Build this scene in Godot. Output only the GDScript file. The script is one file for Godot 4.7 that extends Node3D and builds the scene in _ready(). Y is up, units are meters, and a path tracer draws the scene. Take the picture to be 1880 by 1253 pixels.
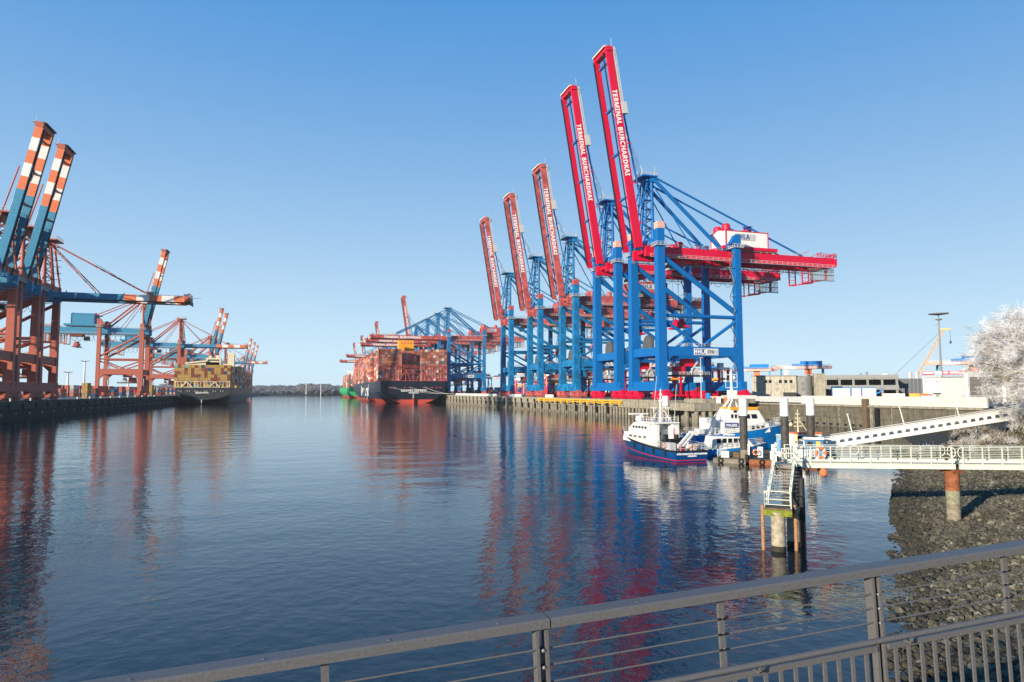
extends Node3D

# World: x to the right across the dock, y up (water at 0), -z away along the quays. Units are metres.

class MB:
	var v := PackedVector3Array()
	var n := PackedVector3Array()
	var c := PackedColorArray()
	var ix := PackedInt32Array()
	var col := Color.WHITE
	var use_col := false
	func add(p: Vector3, q: Vector3) -> int:
		v.append(p); n.append(q)
		if use_col: c.append(col)
		return v.size() - 1
	# points counter-clockwise as seen from outside
	func quad(a: Vector3, b: Vector3, d: Vector3, e: Vector3) -> void:
		var m := (b - a).cross(d - a)
		if m.length_squared() < 1e-14: m = (d - a).cross(e - a)
		m = m.normalized()
		var i := add(a, m); add(b, m); add(d, m); add(e, m)
		ix.append_array(PackedInt32Array([i, i + 2, i + 1, i, i + 3, i + 2]))
	func tri(a: Vector3, b: Vector3, d: Vector3) -> void:
		var m := (b - a).cross(d - a).normalized()
		var i := add(a, m); add(b, m); add(d, m)
		ix.append_array(PackedInt32Array([i, i + 2, i + 1]))
	# eight corners: 0-3 lower ring counter-clockwise seen from above, 4-7 upper ring
	func hexa(p: Array) -> void:
		quad(p[3], p[2], p[1], p[0]); quad(p[4], p[5], p[6], p[7])
		for k in 4:
			var j := (k + 1) % 4
			quad(p[k], p[j], p[j + 4], p[k + 4])
	func box(ce: Vector3, s: Vector3, b := Basis.IDENTITY) -> void:
		var h := s * 0.5
		var p := []
		for y in [-h.y, h.y]:
			for q in [[-1, 1], [1, 1], [1, -1], [-1, -1]]:
				p.append(ce + b * Vector3(q[0] * h.x, y, q[1] * h.z))
		hexa(p)
	# beam from a to b, w wide sideways, h high
	func bar(a: Vector3, b: Vector3, w: float, h: float, w2 := -1.0, h2 := -1.0) -> void:
		if w2 < 0: w2 = w
		if h2 < 0: h2 = h
		var d := (b - a).normalized()
		var up := Vector3.UP if absf(d.y) < 0.95 else Vector3(0, 0, 1)
		var sd := d.cross(up).normalized()
		up = sd.cross(d).normalized()
		var p := []
		for e in [[a, w, h], [b, w2, h2]]:
			for q in [[1, -1], [-1, -1], [-1, 1], [1, 1]]:
				p.append(e[0] + sd * (q[0] * e[1] * 0.5) + up * (q[1] * e[2] * 0.5))
		hexa([p[0], p[1], p[2], p[3], p[4], p[5], p[6], p[7]])
	func tube(a: Vector3, b: Vector3, r0: float, r1 := -1.0, seg := 8, cap := true) -> void:
		if r1 < 0: r1 = r0
		var d := (b - a).normalized()
		var up := Vector3.UP if absf(d.y) < 0.9 else Vector3(1, 0, 0)
		var s := d.cross(up).normalized(); var t := s.cross(d).normalized()
		var st := v.size()
		for k in seg:
			var q := s * cos(TAU * k / seg) + t * sin(TAU * k / seg)
			add(a + q * r0, q); add(b + q * r1, q)
		for k in seg:
			var i := st + k * 2; var j := st + ((k + 1) % seg) * 2
			ix.append_array(PackedInt32Array([i, j, i + 1, j, j + 1, i + 1]))
		if cap:
			for e in [[a, r0, -d, true], [b, r1, d, false]]:
				var ci := add(e[0], e[2])
				var f := v.size()
				for k in seg:
					add(e[0] + (s * cos(TAU * k / seg) + t * sin(TAU * k / seg)) * e[1], e[2])
				for k in seg:
					if e[3]: ix.append_array(PackedInt32Array([ci, f + (k + 1) % seg, f + k]))
					else: ix.append_array(PackedInt32Array([ci, f + k, f + (k + 1) % seg]))
	func path(pts: Array, r: float, seg := 6) -> void:
		for k in pts.size() - 1: tube(pts[k], pts[k + 1], r, r, seg, k == 0 or k == pts.size() - 2)
	# surface of revolution about the vertical line through ce: rows [radius, y]
	func lathe(ce: Vector3, rows: Array, seg := 16) -> void:
		for r in rows.size() - 1:
			for k in seg:
				var a0 := TAU * k / seg; var a1 := TAU * (k + 1) / seg
				var f := func(ro, an): return ce + Vector3(cos(an) * ro[0], ro[1], -sin(an) * ro[0])
				quad(f.call(rows[r], a0), f.call(rows[r], a1), f.call(rows[r + 1], a1), f.call(rows[r + 1], a0))
	func torus(ce: Vector3, axis: Vector3, R: float, r: float, seg := 16, ring := 6) -> void:
		var up := Vector3.UP if absf(axis.y) < 0.9 else Vector3(1, 0, 0)
		var s := axis.cross(up).normalized(); var t := s.cross(axis).normalized()
		var st := v.size()
		for k in seg:
			var o := s * cos(TAU * k / seg) + t * sin(TAU * k / seg)
			for j in ring:
				var q := o * cos(TAU * j / ring) + axis * sin(TAU * j / ring)
				add(ce + o * R + q * r, q)
		for k in seg:
			for j in ring:
				var a := st + k * ring + j; var b := st + k * ring + (j + 1) % ring
				var d := st + ((k + 1) % seg) * ring + j; var e := st + ((k + 1) % seg) * ring + (j + 1) % ring
				ix.append_array(PackedInt32Array([a, d, b, d, e, b]))
	# flat outline (x, y) pushed along z from z0 to z1; outline counter-clockwise seen from +z
	func prism(poly: PackedVector2Array, z0: float, z1: float, b := Transform3D.IDENTITY) -> void:
		var tr := Geometry2D.triangulate_polygon(poly)
		for k in range(0, tr.size(), 3):
			var a := poly[tr[k]]; var d := poly[tr[k + 1]]; var e := poly[tr[k + 2]]
			if (d - a).cross(e - a) < 0:
				var tmp := d; d = e; e = tmp
			tri(b * Vector3(a.x, a.y, z1), b * Vector3(d.x, d.y, z1), b * Vector3(e.x, e.y, z1))
			tri(b * Vector3(a.x, a.y, z0), b * Vector3(e.x, e.y, z0), b * Vector3(d.x, d.y, z0))
		for k in poly.size():
			var a := poly[k]; var d := poly[(k + 1) % poly.size()]
			quad(b * Vector3(a.x, a.y, z0), b * Vector3(d.x, d.y, z0), b * Vector3(d.x, d.y, z1), b * Vector3(a.x, a.y, z1))
	func railing(pts: Array, h := 1.1, r := 0.04, gap := 2.0, rows := 2) -> void:
		for k in pts.size() - 1:
			var a: Vector3 = pts[k]; var b: Vector3 = pts[k + 1]
			for j in rows:
				var o := Vector3(0, h * (1.0 - float(j) / rows), 0)
				bar(a + o, b + o, r * 2, r * 2)
			var m := maxi(1, int(round(a.distance_to(b) / gap)))
			for j in m + 1:
				var q := a.lerp(b, float(j) / m)
				bar(q, q + Vector3(0, h, 0), r * 2, r * 2)
	func mesh() -> ArrayMesh:
		var arr := []
		arr.resize(Mesh.ARRAY_MAX)
		arr[Mesh.ARRAY_VERTEX] = v; arr[Mesh.ARRAY_NORMAL] = n; arr[Mesh.ARRAY_INDEX] = ix
		if use_col: arr[Mesh.ARRAY_COLOR] = c
		var m := ArrayMesh.new()
		m.add_surface_from_arrays(Mesh.PRIMITIVE_TRIANGLES, arr)
		return m

var M := {}
var taken := {}
var rng := RandomNumberGenerator.new()
var tex := {}
const DECK := 7.3

func numbered(called: String) -> String:
	if not taken.has(called):
		taken[called] = 0
		return called
	taken[called] += 1
	return "%s_%03d" % [called, taken[called]]

func part(called: String, mb, material: Material, parent: Node) -> MeshInstance3D:
	var o := MeshInstance3D.new()
	o.name = called
	o.mesh = mb.mesh() if mb is MB else mb
	o.material_override = material
	parent.add_child(o, true)
	return o

func tag(o: Node, label: String, category: String, group := "", kind := "") -> Node:
	if label: o.set_meta("label", label)
	if category: o.set_meta("category", category)
	if group: o.set_meta("group", group)
	if kind: o.set_meta("kind", kind)
	return o

func thing(called: String, label: String, category: String, at := Vector3.ZERO, turn := 0.0, group := "") -> Node3D:
	var o := Node3D.new()
	o.name = numbered(called)
	add_child(o)
	o.position = at; o.rotation.y = turn
	tag(o, label, category, group)
	return o

func solo(called: String, mb, material: Material, label: String, category: String, at := Vector3.ZERO, turn := 0.0, group := "", kind := "") -> MeshInstance3D:
	var o := MeshInstance3D.new()
	o.name = numbered(called)
	o.mesh = mb.mesh() if mb is MB else mb
	o.material_override = material
	add_child(o)
	o.position = at; o.rotation.y = turn
	tag(o, label, category, group, kind)
	return o

func struct(called: String, mb, material: Material) -> MeshInstance3D:
	var o := solo(called, mb, material, "", "")
	o.set_meta("kind", "structure")
	return o

func again(o: Node3D, at: Vector3, turn: float, label: String) -> Node3D:
	var d: Node3D = o.duplicate()
	var base: String = o.get_meta("base_name", String(o.name))
	d.name = numbered(base)
	add_child(d)
	d.position = at; d.rotation.y = turn
	d.set_meta("label", label)
	return d

func noise_tex(key: String, seed_: int, freq: float, lo: float, hi: float, size := 512, oct := 5, tint := Color.WHITE, tint_lo := Color.WHITE) -> ImageTexture:
	if tex.has(key): return tex[key]
	var f := FastNoiseLite.new()
	f.seed = seed_; f.noise_type = FastNoiseLite.TYPE_SIMPLEX_SMOOTH; f.frequency = freq
	f.fractal_type = FastNoiseLite.FRACTAL_FBM; f.fractal_octaves = oct
	var im := f.get_seamless_image(size, size)
	im.convert(Image.FORMAT_RGB8)
	for y in size:
		for x in size:
			var t := im.get_pixel(x, y).r
			t = clampf((t - 0.5) * 1.5 + 0.5, 0, 1)
			var k := lerpf(lo, hi, t)
			im.set_pixel(x, y, (tint_lo.lerp(tint, t) * k))
	im.generate_mipmaps()
	tex[key] = ImageTexture.create_from_image(im)
	return tex[key]

# rain streaks and drip marks as found on old concrete and steel
func streak_tex() -> void:
	var f := FastNoiseLite.new(); f.seed = 51; f.frequency = 1.0; f.noise_type = FastNoiseLite.TYPE_SIMPLEX_SMOOTH
	f.fractal_type = FastNoiseLite.FRACTAL_FBM; f.fractal_octaves = 4
	var n := 256
	var im := Image.create(n, n, false, Image.FORMAT_RGB8)
	for y in n:
		var v := absf(float(y) / n * 2.0 - 1.0)
		for x in n:
			var a := TAU * x / n
			var k := f.get_noise_3d(cos(a) * 3.2, sin(a) * 3.2, v * 0.9) * 0.6 + f.get_noise_3d(cos(a) * 1.2 + 9.0, sin(a) * 1.2, v * 2.6) * 0.5
			var t := clampf(0.5 + k * 0.9, 0, 1)
			im.set_pixel(x, y, Color(0.66, 0.64, 0.59).lerp(Color(1, 1, 0.985), t))
	im.generate_mipmaps()
	tex["streak"] = ImageTexture.create_from_image(im)

func height_normal(key: String, seed_: int, freq: float, bump: float, size := 512, oct := 4, gain := 0.5) -> ImageTexture:
	if tex.has(key): return tex[key]
	var f := FastNoiseLite.new()
	f.seed = seed_; f.noise_type = FastNoiseLite.TYPE_SIMPLEX_SMOOTH; f.frequency = freq
	f.fractal_type = FastNoiseLite.FRACTAL_FBM; f.fractal_octaves = oct; f.fractal_gain = gain
	var im := f.get_seamless_image(size, size)
	im.convert(Image.FORMAT_RGBA8)
	im.bump_map_to_normal_map(bump)
	im.generate_mipmaps()
	tex[key] = ImageTexture.create_from_image(im)
	return tex[key]

# paint: linear base colour, with blotches and fine wear of the coat itself
func paint(r: float, g: float, b: float, rough := 0.5, grain := "wear", scale := 0.12, metal := 0.0) -> StandardMaterial3D:
	var m := StandardMaterial3D.new()
	m.albedo_color = Color(r, g, b).linear_to_srgb()
	m.roughness = rough
	m.metallic = metal
	m.metallic_specular = 0.35
	if grain != "":
		m.albedo_texture = tex[grain]
		m.uv1_triplanar = true; m.uv1_world_triplanar = true
		m.uv1_scale = Vector3.ONE * scale
	return m

func plain(r: float, g: float, b: float, rough := 0.5, metal := 0.0) -> StandardMaterial3D:
	return paint(r, g, b, rough, "", 1.0, metal)

func lettering(s: String, height: float, parent: Node, xf: Transform3D, material: Material, called := "lettering") -> MeshInstance3D:
	var t := TextMesh.new()
	var f := SystemFont.new()
	f.font_names = PackedStringArray(["Droid Sans"]); f.font_weight = 700
	t.font = f; t.text = s; t.font_size = 64; t.pixel_size = height / 46.0; t.depth = 0.03
	var o := MeshInstance3D.new()
	o.name = called; o.mesh = t; o.material_override = material
	parent.add_child(o, true)
	o.transform = xf
	return o

func make_materials() -> void:
	noise_tex("wear", 3, 0.010, 0.945, 1.0, 512, 6, Color(1, 1, 1), Color(0.99, 0.98, 0.965))
	noise_tex("stain", 11, 0.008, 0.80, 1.0, 512, 6, Color(1, 1, 0.98), Color(0.93, 0.91, 0.86))
	noise_tex("coarse", 19, 0.02, 0.55, 1.0, 512, 6, Color(1, 1, 1), Color(0.92, 0.9, 0.85))
	streak_tex()
	M.blue = paint(0.001, 0.128, 0.42, 0.45)
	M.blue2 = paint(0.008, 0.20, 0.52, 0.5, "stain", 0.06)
	M.red = paint(0.60, 0.004, 0.042, 0.45)
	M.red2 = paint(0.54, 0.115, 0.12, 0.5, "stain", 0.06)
	M.pink = paint(0.70, 0.40, 0.34, 0.55)
	M.white = paint(0.78, 0.78, 0.76, 0.45)
	M.cream = paint(0.70, 0.62, 0.44, 0.5)
	M.salmon = paint(0.44, 0.125, 0.085, 0.55)
	M.lblue = paint(0.055, 0.25, 0.42, 0.5)
	M.orange = paint(0.72, 0.20, 0.09, 0.5)
	M.gold = paint(0.80, 0.36, 0.03, 0.5)
	M.yellow = paint(0.75, 0.42, 0.03, 0.5)
	M.grey = paint(0.22, 0.23, 0.24, 0.5)
	M.lgrey = paint(0.50, 0.51, 0.52, 0.5)
	M.reel = paint(0.09, 0.095, 0.10, 0.6)
	M.dark = paint(0.025, 0.027, 0.032, 0.55)
	M.steel = paint(0.35, 0.36, 0.37, 0.4, "wear", 0.3, 0.3)
	M.cable = plain(0.02, 0.02, 0.022, 0.6)
	M.concrete = paint(0.40, 0.375, 0.32, 0.85, "streak", 0.09)
	M.oldwall = paint(0.17, 0.16, 0.135, 0.9, "streak", 0.10)
	M.pile = paint(0.26, 0.245, 0.215, 0.85, "stain", 0.15)
	M.apron = paint(0.26, 0.25, 0.235, 0.9, "stain", 0.02)
	M.sheet = paint(0.035, 0.05, 0.045, 0.7, "stain", 0.08)
	M.black_hull = paint(0.012, 0.017, 0.030, 0.35, "wear", 0.03)
	M.grey_hull = paint(0.040, 0.046, 0.052, 0.45, "wear", 0.03)
	M.green_hull = paint(0.02, 0.36, 0.12, 0.45, "wear", 0.03)
	M.boot = paint(0.50, 0.075, 0.055, 0.5, "wear", 0.03)
	M.text = plain(0.85, 0.85, 0.83, 0.5)
	M.glass = plain(0.012, 0.016, 0.02, 0.08)
	M.hull_navy = paint(0.002, 0.055, 0.19, 0.35)
	M.hull_blue = paint(0.004, 0.19, 0.56, 0.3)
	M.rubber = plain(0.012, 0.012, 0.013, 0.7)
	M.timber = paint(0.16, 0.12, 0.085, 0.85, "stain", 0.4)
	M.ring = paint(0.75, 0.19, 0.08, 0.5)
	M.pale_green = paint(0.64, 0.68, 0.60, 0.5, "wear", 0.5)
	M.algae = paint(0.20, 0.24, 0.03, 0.85, "stain", 0.7)
	M.rust = paint(0.33, 0.12, 0.06, 0.85, "stain", 0.6)
	noise_tex("handled", 41, 0.035, 0.91, 1.0, 512, 6, Color(1, 1, 1), Color(0.98, 0.96, 0.93))
	M.rail = paint(0.125, 0.125, 0.132, 0.42, "handled", 2.2)
	M.rail.roughness_texture = tex["handled"]
	M.rail.roughness = 0.5
	M.bark = paint(0.13, 0.10, 0.07, 0.9, "stain", 1.0)
	M.frost = plain(0.88, 0.88, 0.90, 0.8)
	M.straw = plain(0.36, 0.29, 0.20, 0.9)
	M.vertex = plain(1, 1, 1, 0.55)
	M.vertex.albedo_color = Color.WHITE
	M.vertex.vertex_color_use_as_albedo = true
	M.signblue = plain(0.01, 0.05, 0.22, 0.4)
	M.navytext = plain(0.01, 0.03, 0.10, 0.5)
	for k in M: M[k].cull_mode = BaseMaterial3D.CULL_DISABLED

func set_view() -> void:
	var cam := Camera3D.new()
	cam.name = "camera"
	cam.fov = 53.13; cam.near = 0.1; cam.far = 12000.0
	add_child(cam)
	cam.position = Vector3(0, 10.5, 0)
	cam.rotation_degrees = Vector3(4.222, -17.037, 0)
	cam.current = true
	var we := WorldEnvironment.new()
	we.name = "world_environment"
	var e := Environment.new()
	var sm := ProceduralSkyMaterial.new()
	sm.sky_top_color = Color(0.001, 0.148, 0.42).linear_to_srgb()
	sm.sky_horizon_color = Color(0.46, 0.61, 0.68).linear_to_srgb()
	sm.sky_curve = 0.205
	sm.ground_bottom_color = Color(0.10, 0.12, 0.14).linear_to_srgb()
	sm.ground_horizon_color = Color(0.46, 0.61, 0.68).linear_to_srgb()
	sm.ground_curve = 0.02
	sm.sun_angle_max = 0.0
	var sk := Sky.new()
	sk.sky_material = sm
	e.background_mode = Environment.BG_SKY
	e.sky = sk
	e.tonemap_mode = Environment.TONE_MAPPER_LINEAR
	e.tonemap_exposure = 1.58
	e.sdfgi_enabled = true; e.ssao_enabled = true; e.ssil_enabled = true
	e.fog_enabled = true
	e.fog_density = 0.00006
	e.fog_light_color = Color(0.90, 0.97, 1.0).linear_to_srgb()
	we.environment = e
	add_child(we)
	var sun := DirectionalLight3D.new()
	sun.name = "sun"
	sun.light_energy = 1.6
	sun.light_color = Color(1.0, 0.94, 0.84)
	sun.light_angular_distance = 0.5
	sun.shadow_enabled = true
	add_child(sun)
	var el := deg_to_rad(13.0)
	sun.look_at_from_position(Vector3.ZERO, Vector3(0.863 * cos(el), -sin(el), -0.506 * cos(el)), Vector3.UP)

func _ready() -> void:
	rng.seed = 7
	set_view()
	make_materials()
	build_water()
	build_quays()
	build_far_shore()
	build_bank()
	build_cranes()
	build_ships()
	build_yard()
	build_buildings()
	build_boats()
	build_walkway()
	build_tree()
	build_bridge()

# ---------------------------------------------------------------- water
func build_water() -> void:
	var m := StandardMaterial3D.new()
	m.albedo_color = Color(0.004, 0.012, 0.020).linear_to_srgb()
	m.roughness = 0.04
	m.metallic_specular = 0.42
	m.normal_enabled = true
	m.normal_texture = height_normal("ripple", 5, 0.014, 5.0, 1024, 5, 0.5)
	m.normal_scale = 0.185
	m.uv1_triplanar = true; m.uv1_world_triplanar = true
	m.uv1_scale = Vector3(0.045, 0.045, 0.045)
	var a := FastNoiseLite.new(); a.seed = 21; a.frequency = 0.11; a.fractal_type = FastNoiseLite.FRACTAL_FBM; a.fractal_octaves = 3
	a.noise_type = FastNoiseLite.TYPE_SIMPLEX_SMOOTH
	var wind := FastNoiseLite.new(); wind.seed = 8; wind.frequency = 0.012; wind.noise_type = FastNoiseLite.TYPE_SIMPLEX_SMOOTH
	var b := MB.new()
	var x0 := -130.0; var x1 := 170.0; var z0 := 30.0; var z1 := -330.0
	var st := 1.0
	var nx := int((x1 - x0) / st); var nz := int((z0 - z1) / st)
	var hs := PackedFloat32Array()
	hs.resize((nx + 1) * (nz + 1))
	for j in nz + 1:
		for i in nx + 1:
			var x := x0 + i * st; var z := z0 - j * st
			var edge := minf(minf(x - x0, x1 - x), minf(z0 - z, z - z1))
			var w := clampf(edge / 60.0, 0.0, 1.0)
			# swell crests run across the dock, so squeeze the pattern along z
			var gust := clampf(0.75 + 0.9 * wind.get_noise_2d(x, z), 0.15, 1.4)
			hs[j * (nx + 1) + i] = w * gust * (0.06 * a.get_noise_2d(x * 0.55, z * 1.25) + 0.012 * a.get_noise_2d(x * 2.1 + 300.0, z * 3.4))
	for j in nz + 1:
		for i in nx + 1:
			var il := maxi(i - 1, 0); var ir := mini(i + 1, nx); var jl := maxi(j - 1, 0); var jr := mini(j + 1, nz)
			var dx := (hs[j * (nx + 1) + ir] - hs[j * (nx + 1) + il]) / (st * (ir - il))
			var dz := -(hs[jr * (nx + 1) + i] - hs[jl * (nx + 1) + i]) / (st * (jr - jl))
			b.add(Vector3(x0 + i * st, hs[j * (nx + 1) + i], z0 - j * st), Vector3(-dx, 1, -dz).normalized())
	for j in nz:
		for i in nx:
			var k := j * (nx + 1) + i
			b.ix.append_array(PackedInt32Array([k, k + nx + 1, k + 1, k + 1, k + nx + 1, k + nx + 2]))
	var R := 6000.0
	for q in [[-R, x0, z0, -R], [x1, R, z0, -R], [x0, x1, z1, -R], [-R, R, R, z0]]:
		b.quad(Vector3(q[0], 0, q[2]), Vector3(q[1], 0, q[2]), Vector3(q[1], 0, q[3]), Vector3(q[0], 0, q[3]))
	struct("water", b, m)
	var bed := MB.new()
	bed.box(Vector3(0, -9.0, -2000), Vector3(9000, 1, 9000))
	struct("river_bed", bed, M.oldwall)

# ---------------------------------------------------------------- quays and land
func build_quays() -> void:
	# right terminal: solid ground behind an apron slab that stands on piles
	var g := MB.new()
	g.box(Vector3(565.0, -0.5, -1207.0), Vector3(862.0, 15.6, 1976.0))
	var land := struct("terminal_ground_right", g, M.apron)
	var slab := MB.new()
	slab.box(Vector3(129.5, 5.65, -1207.0), Vector3(9.0, 3.3, 1978.0))
	struct("quay_apron_right", slab, M.concrete)
	var quay := thing("quay_front", "concrete quay front on round piles under the blue cranes", "quay")
	var pm := MB.new()
	pm.tube(Vector3(0, -4, 0), Vector3(0, 4.1, 0), 0.62, 0.62, 10, false)
	var pmesh := pm.mesh()
	var z := -220.0
	while z > -640.0:
		var p := part("pile", pmesh, M.pile, quay)
		p.position = Vector3(125.75, 0, z + rng.randf_range(-0.3, 0.3))
		z -= 2.9
	var fm := MB.new()
	fm.tube(Vector3(-0.7, 0, 0), Vector3(0, 0, 0), 0.75, 0.75, 12)
	fm.box(Vector3(-0.05, -2.6, 0), Vector3(0.5, 3.6, 1.2))
	var fmesh := fm.mesh()
	z = -268.0
	while z > -640.0:
		var p := part("fender", fmesh, M.rubber, quay)
		p.position = Vector3(125.0, 5.6, z)
		z -= 12.0
	# joints in the apron face
	z = -240.0
	while z > -640.0:
		var jb := MB.new()
		jb.box(Vector3(124.97, 5.65, z), Vector3(0.10, 3.28, 0.35))
		part("joint_cover", jb, M.oldwall, quay)
		z -= 30.0
	# white concrete barriers along the edge
	var wb := MB.new()
	wb.prism(PackedVector2Array([Vector2(-0.45, 0), Vector2(0.45, 0), Vector2(0.25, 1.5), Vector2(-0.25, 1.5)]), -5.6, 5.6)
	var wmesh := wb.mesh()
	var nb := 0
	for zz in [-344.0, -399.0, -412.0, -454.0, -467.0, -480.0, -493.0, -506.0, -519.0, -532.0, -545.0, -558.0, -571.0]:
		solo("edge_barrier", wmesh, M.white, "white concrete barrier block on the right quay edge, %s from the right" % ordinal(nb), "barrier", Vector3(126.3, DECK, zz), 0, "white barriers on the quay edge")
		nb += 1
	# yellow service beam hung on the quay face
	var y := thing("yellow_fender_beam", "long yellow steel beam bracketed to the quay face", "beam")
	var yb := MB.new(); yb.box(Vector3(124.55, 6.55, -306), Vector3(0.7, 0.55, 104)); part("upper_beam", yb, M.yellow, y)
	yb = MB.new(); yb.box(Vector3(124.35, 5.75, -306), Vector3(0.5, 0.35, 104)); part("lower_beam", yb, M.yellow, y)
	for k in 13:
		yb = MB.new(); yb.box(Vector3(124.6, 5.5, -256 - k * 8.3), Vector3(0.6, 1.5, 0.9)); part("bracket", yb, M.yellow, y)
		yb = MB.new(); yb.box(Vector3(124.7, 4.75, -260 - k * 8.3), Vector3(0.5, 0.5, 4.2)); part("rubber_block", yb, M.rubber, y)
	# pier head: lower concrete apron in front of the quay end, on thick columns
	var ph := thing("concrete_jetty", "weathered concrete pier head on thick columns beside the patrol boats", "pier")
	var b := MB.new(); b.box(Vector3(135, 5.2, -207.5), Vector3(21, 2.6, 15.5)); part("slab", b, M.concrete, ph)
	b = MB.new(); b.box(Vector3(140, 7.2, -208.4), Vector3(20, 1.5, 13)); part("upper_step", b, M.concrete, ph)
	for k in 8:
		for r in 2:
			b = MB.new(); b.tube(Vector3(126.0 + k * 2.7, -4, -200.8 - r * 6), Vector3(126.0 + k * 2.7, 3.95, -200.8 - r * 6), 0.8, 0.8, 12, false)
			part("column", b, M.pile, ph)
	# concrete basin wall with a pale parapet
	var w := thing("basin_wall", "long weathered concrete harbour wall behind the moored boats", "wall")
	b = MB.new()
	b.box(Vector3(160, 1.0, -168), Vector3(14, 11.0, 94)); part("wall_face", b, M.oldwall, w)
	b = MB.new(); b.box(Vector3(152.7, 6.3, -168), Vector3(0.7, 0.5, 93.6)); part("coping", b, M.concrete, w)
	b = MB.new(); b.box(Vector3(152.85, 2.9, -168), Vector3(0.3, 0.35, 93.5)); part("ledge", b, M.oldwall, w)
	for k in 5:
		b = MB.new(); b.box(Vector3(152.9, 3, -128.5 - k * 19.0), Vector3(0.25, 6.9, 0.4)); part("joint_cover", b, M.pile, w)
	b = MB.new(); b.box(Vector3(152.3, 2.6, -156), Vector3(0.9, 11.6, 1.7)); part("fender_post", b, M.timber, w)
	b = MB.new(); b.box(Vector3(152.4, 1.6, -153.7), Vector3(0.7, 9.0, 1.0)); part("fender_post", b, M.pile, w)
	b = MB.new(); b.box(Vector3(152.45, 1.0, -152.0), Vector3(0.7, 9.6, 1.2)); part("fender_post", b, M.rubber, w)
	b = MB.new(); b.box(Vector3(152.5, 3, -191), Vector3(0.5, 11.0, 0.7)); part("fender_post", b, M.rust, w)
	for k in 30:
		b = MB.new(); b.box(Vector3(152.75, 0.75, -123.5 - k * 2.9), Vector3(0.5, 0.5, 0.9)); part("drain_block", b, M.dark, w)
	var pw := thing("parapet_wall", "pale parapet wall of long panels on top of the harbour wall", "wall")
	var parapet := paint(0.58, 0.575, 0.54, 0.8, "wear", 0.12)
	for k in 9:
		b = MB.new()
		b.box(Vector3(153.4, 7.85, -125.8 - k * 10.4), Vector3(0.5, 2.5 if k < 6 else 1.9, 10.34))
		part("panel", b, parapet if k < 6 else M.lgrey, pw)
	b = MB.new(); b.box(Vector3(153.0, 8.6, -136.5), Vector3(0.3, 1.9, 3.1)); part("notice_board", b, M.white, pw)
	b = MB.new(); b.box(Vector3(152.95, 9.6, -136.5), Vector3(0.35, 0.35, 3.1)); part("notice_board_top", b, M.red2, pw)
	var wg := MB.new()
	wg.box(Vector3(560, 0.4, -90.0), Vector3(800, 12.8, 262.0))
	struct("terminal_ground_basin", wg, M.apron)
	# left terminal
	var l := MB.new()
	l.box(Vector3(-550.0, -0.75, -950.0), Vector3(903.0, 15.5, 2100.0))
	struct("terminal_ground_left", l, M.apron)
	var lq := thing("sheet_pile_quay", "dark green sheet piled quay wall under the salmon cranes", "quay")
	b = MB.new(); b.box(Vector3(-98.3, 5.5, -600), Vector3(0.6, 2.9, 1400)); part("capping_beam", b, M.sheet, lq)
	b = MB.new()
	var zz2 := -190.0
	while zz2 > -700.0:
		b.prism(PackedVector2Array([Vector2(-0.6, 0), Vector2(0.35, 0), Vector2(0.6, 0.5), Vector2(0.6, 1.2), Vector2(0.35, 1.7), Vector2(-0.6, 1.7)]), -4, 4.1, Transform3D(Basis(Vector3(1, 0, 0), Vector3(0, 0, 1), Vector3(0, 1, 0)), Vector3(-98.75, 0, zz2)))
		zz2 -= 2.2
	part("sheet_piling", b, M.sheet, lq).set_meta("kind", "stuff")
	for k in 36:
		b = MB.new(); b.box(Vector3(-97.8, 5.2, -215.0 - k * 13.0), Vector3(0.5, 1.4, 1.4)); part("fender", b, M.rubber, lq)
		b = MB.new(); b.box(Vector3(-97.9, 2.4, -221.5 - k * 13.0), Vector3(0.4, 0.9, 0.7)); part("mooring_recess", b, M.grey, lq)
	var bo := MB.new()
	bo.lathe(Vector3.ZERO, [[0.35, 0], [0.28, 0.5], [0.5, 0.75], [0.5, 0.9], [0.0, 1.0]], 10)
	var bmesh := bo.mesh()
	for k in 14:
		solo("bollard", bmesh, M.white, "white mooring bollard on the left quay edge, %s from the left" % ordinal(k), "bollard", Vector3(-99.2, 7.0, -285.0 - k * 19.0), 0, "bollards on the left quay edge")

# ---------------------------------------------------------------- far shore
func clump_mesh(seed_: int, rough := 0.35) -> ArrayMesh:
	var r := RandomNumberGenerator.new(); r.seed = seed_
	var b := MB.new()
	# many small faces spread through a rounded volume
	for k in 70:
		var d := Vector3(r.randfn(), r.randfn() * 0.9, r.randfn()).normalized()
		var p := d * (0.55 + 0.45 * sqrt(r.randf())) 
		p.y = p.y * 0.9 + 0.9
		var s := 0.16 + rough * 0.3 * r.randf()
		var u := Vector3(r.randfn(), r.randfn(), r.randfn()).normalized()
		var w := u.cross(d).normalized()
		b.tri(p + u * s, p - u * s * 0.6 + w * s, p - u * s * 0.6 - w * s)
	b.tube(Vector3(0, -0.2, 0), Vector3(0, 1.0, 0), 0.06, 0.03, 5, false)
	return b.mesh()

func scatter(called: String, mesh: Mesh, material: Material, xf: Array, label: String, category: String) -> MultiMeshInstance3D:
	var mm := MultiMesh.new()
	mm.transform_format = MultiMesh.TRANSFORM_3D
	mm.mesh = mesh
	mm.instance_count = xf.size()
	for k in xf.size(): mm.set_instance_transform(k, xf[k])
	var o := MultiMeshInstance3D.new()
	o.name = numbered(called)
	o.multimesh = mm
	o.material_override = material
	add_child(o)
	tag(o, label, category, "", "stuff")
	return o

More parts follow.
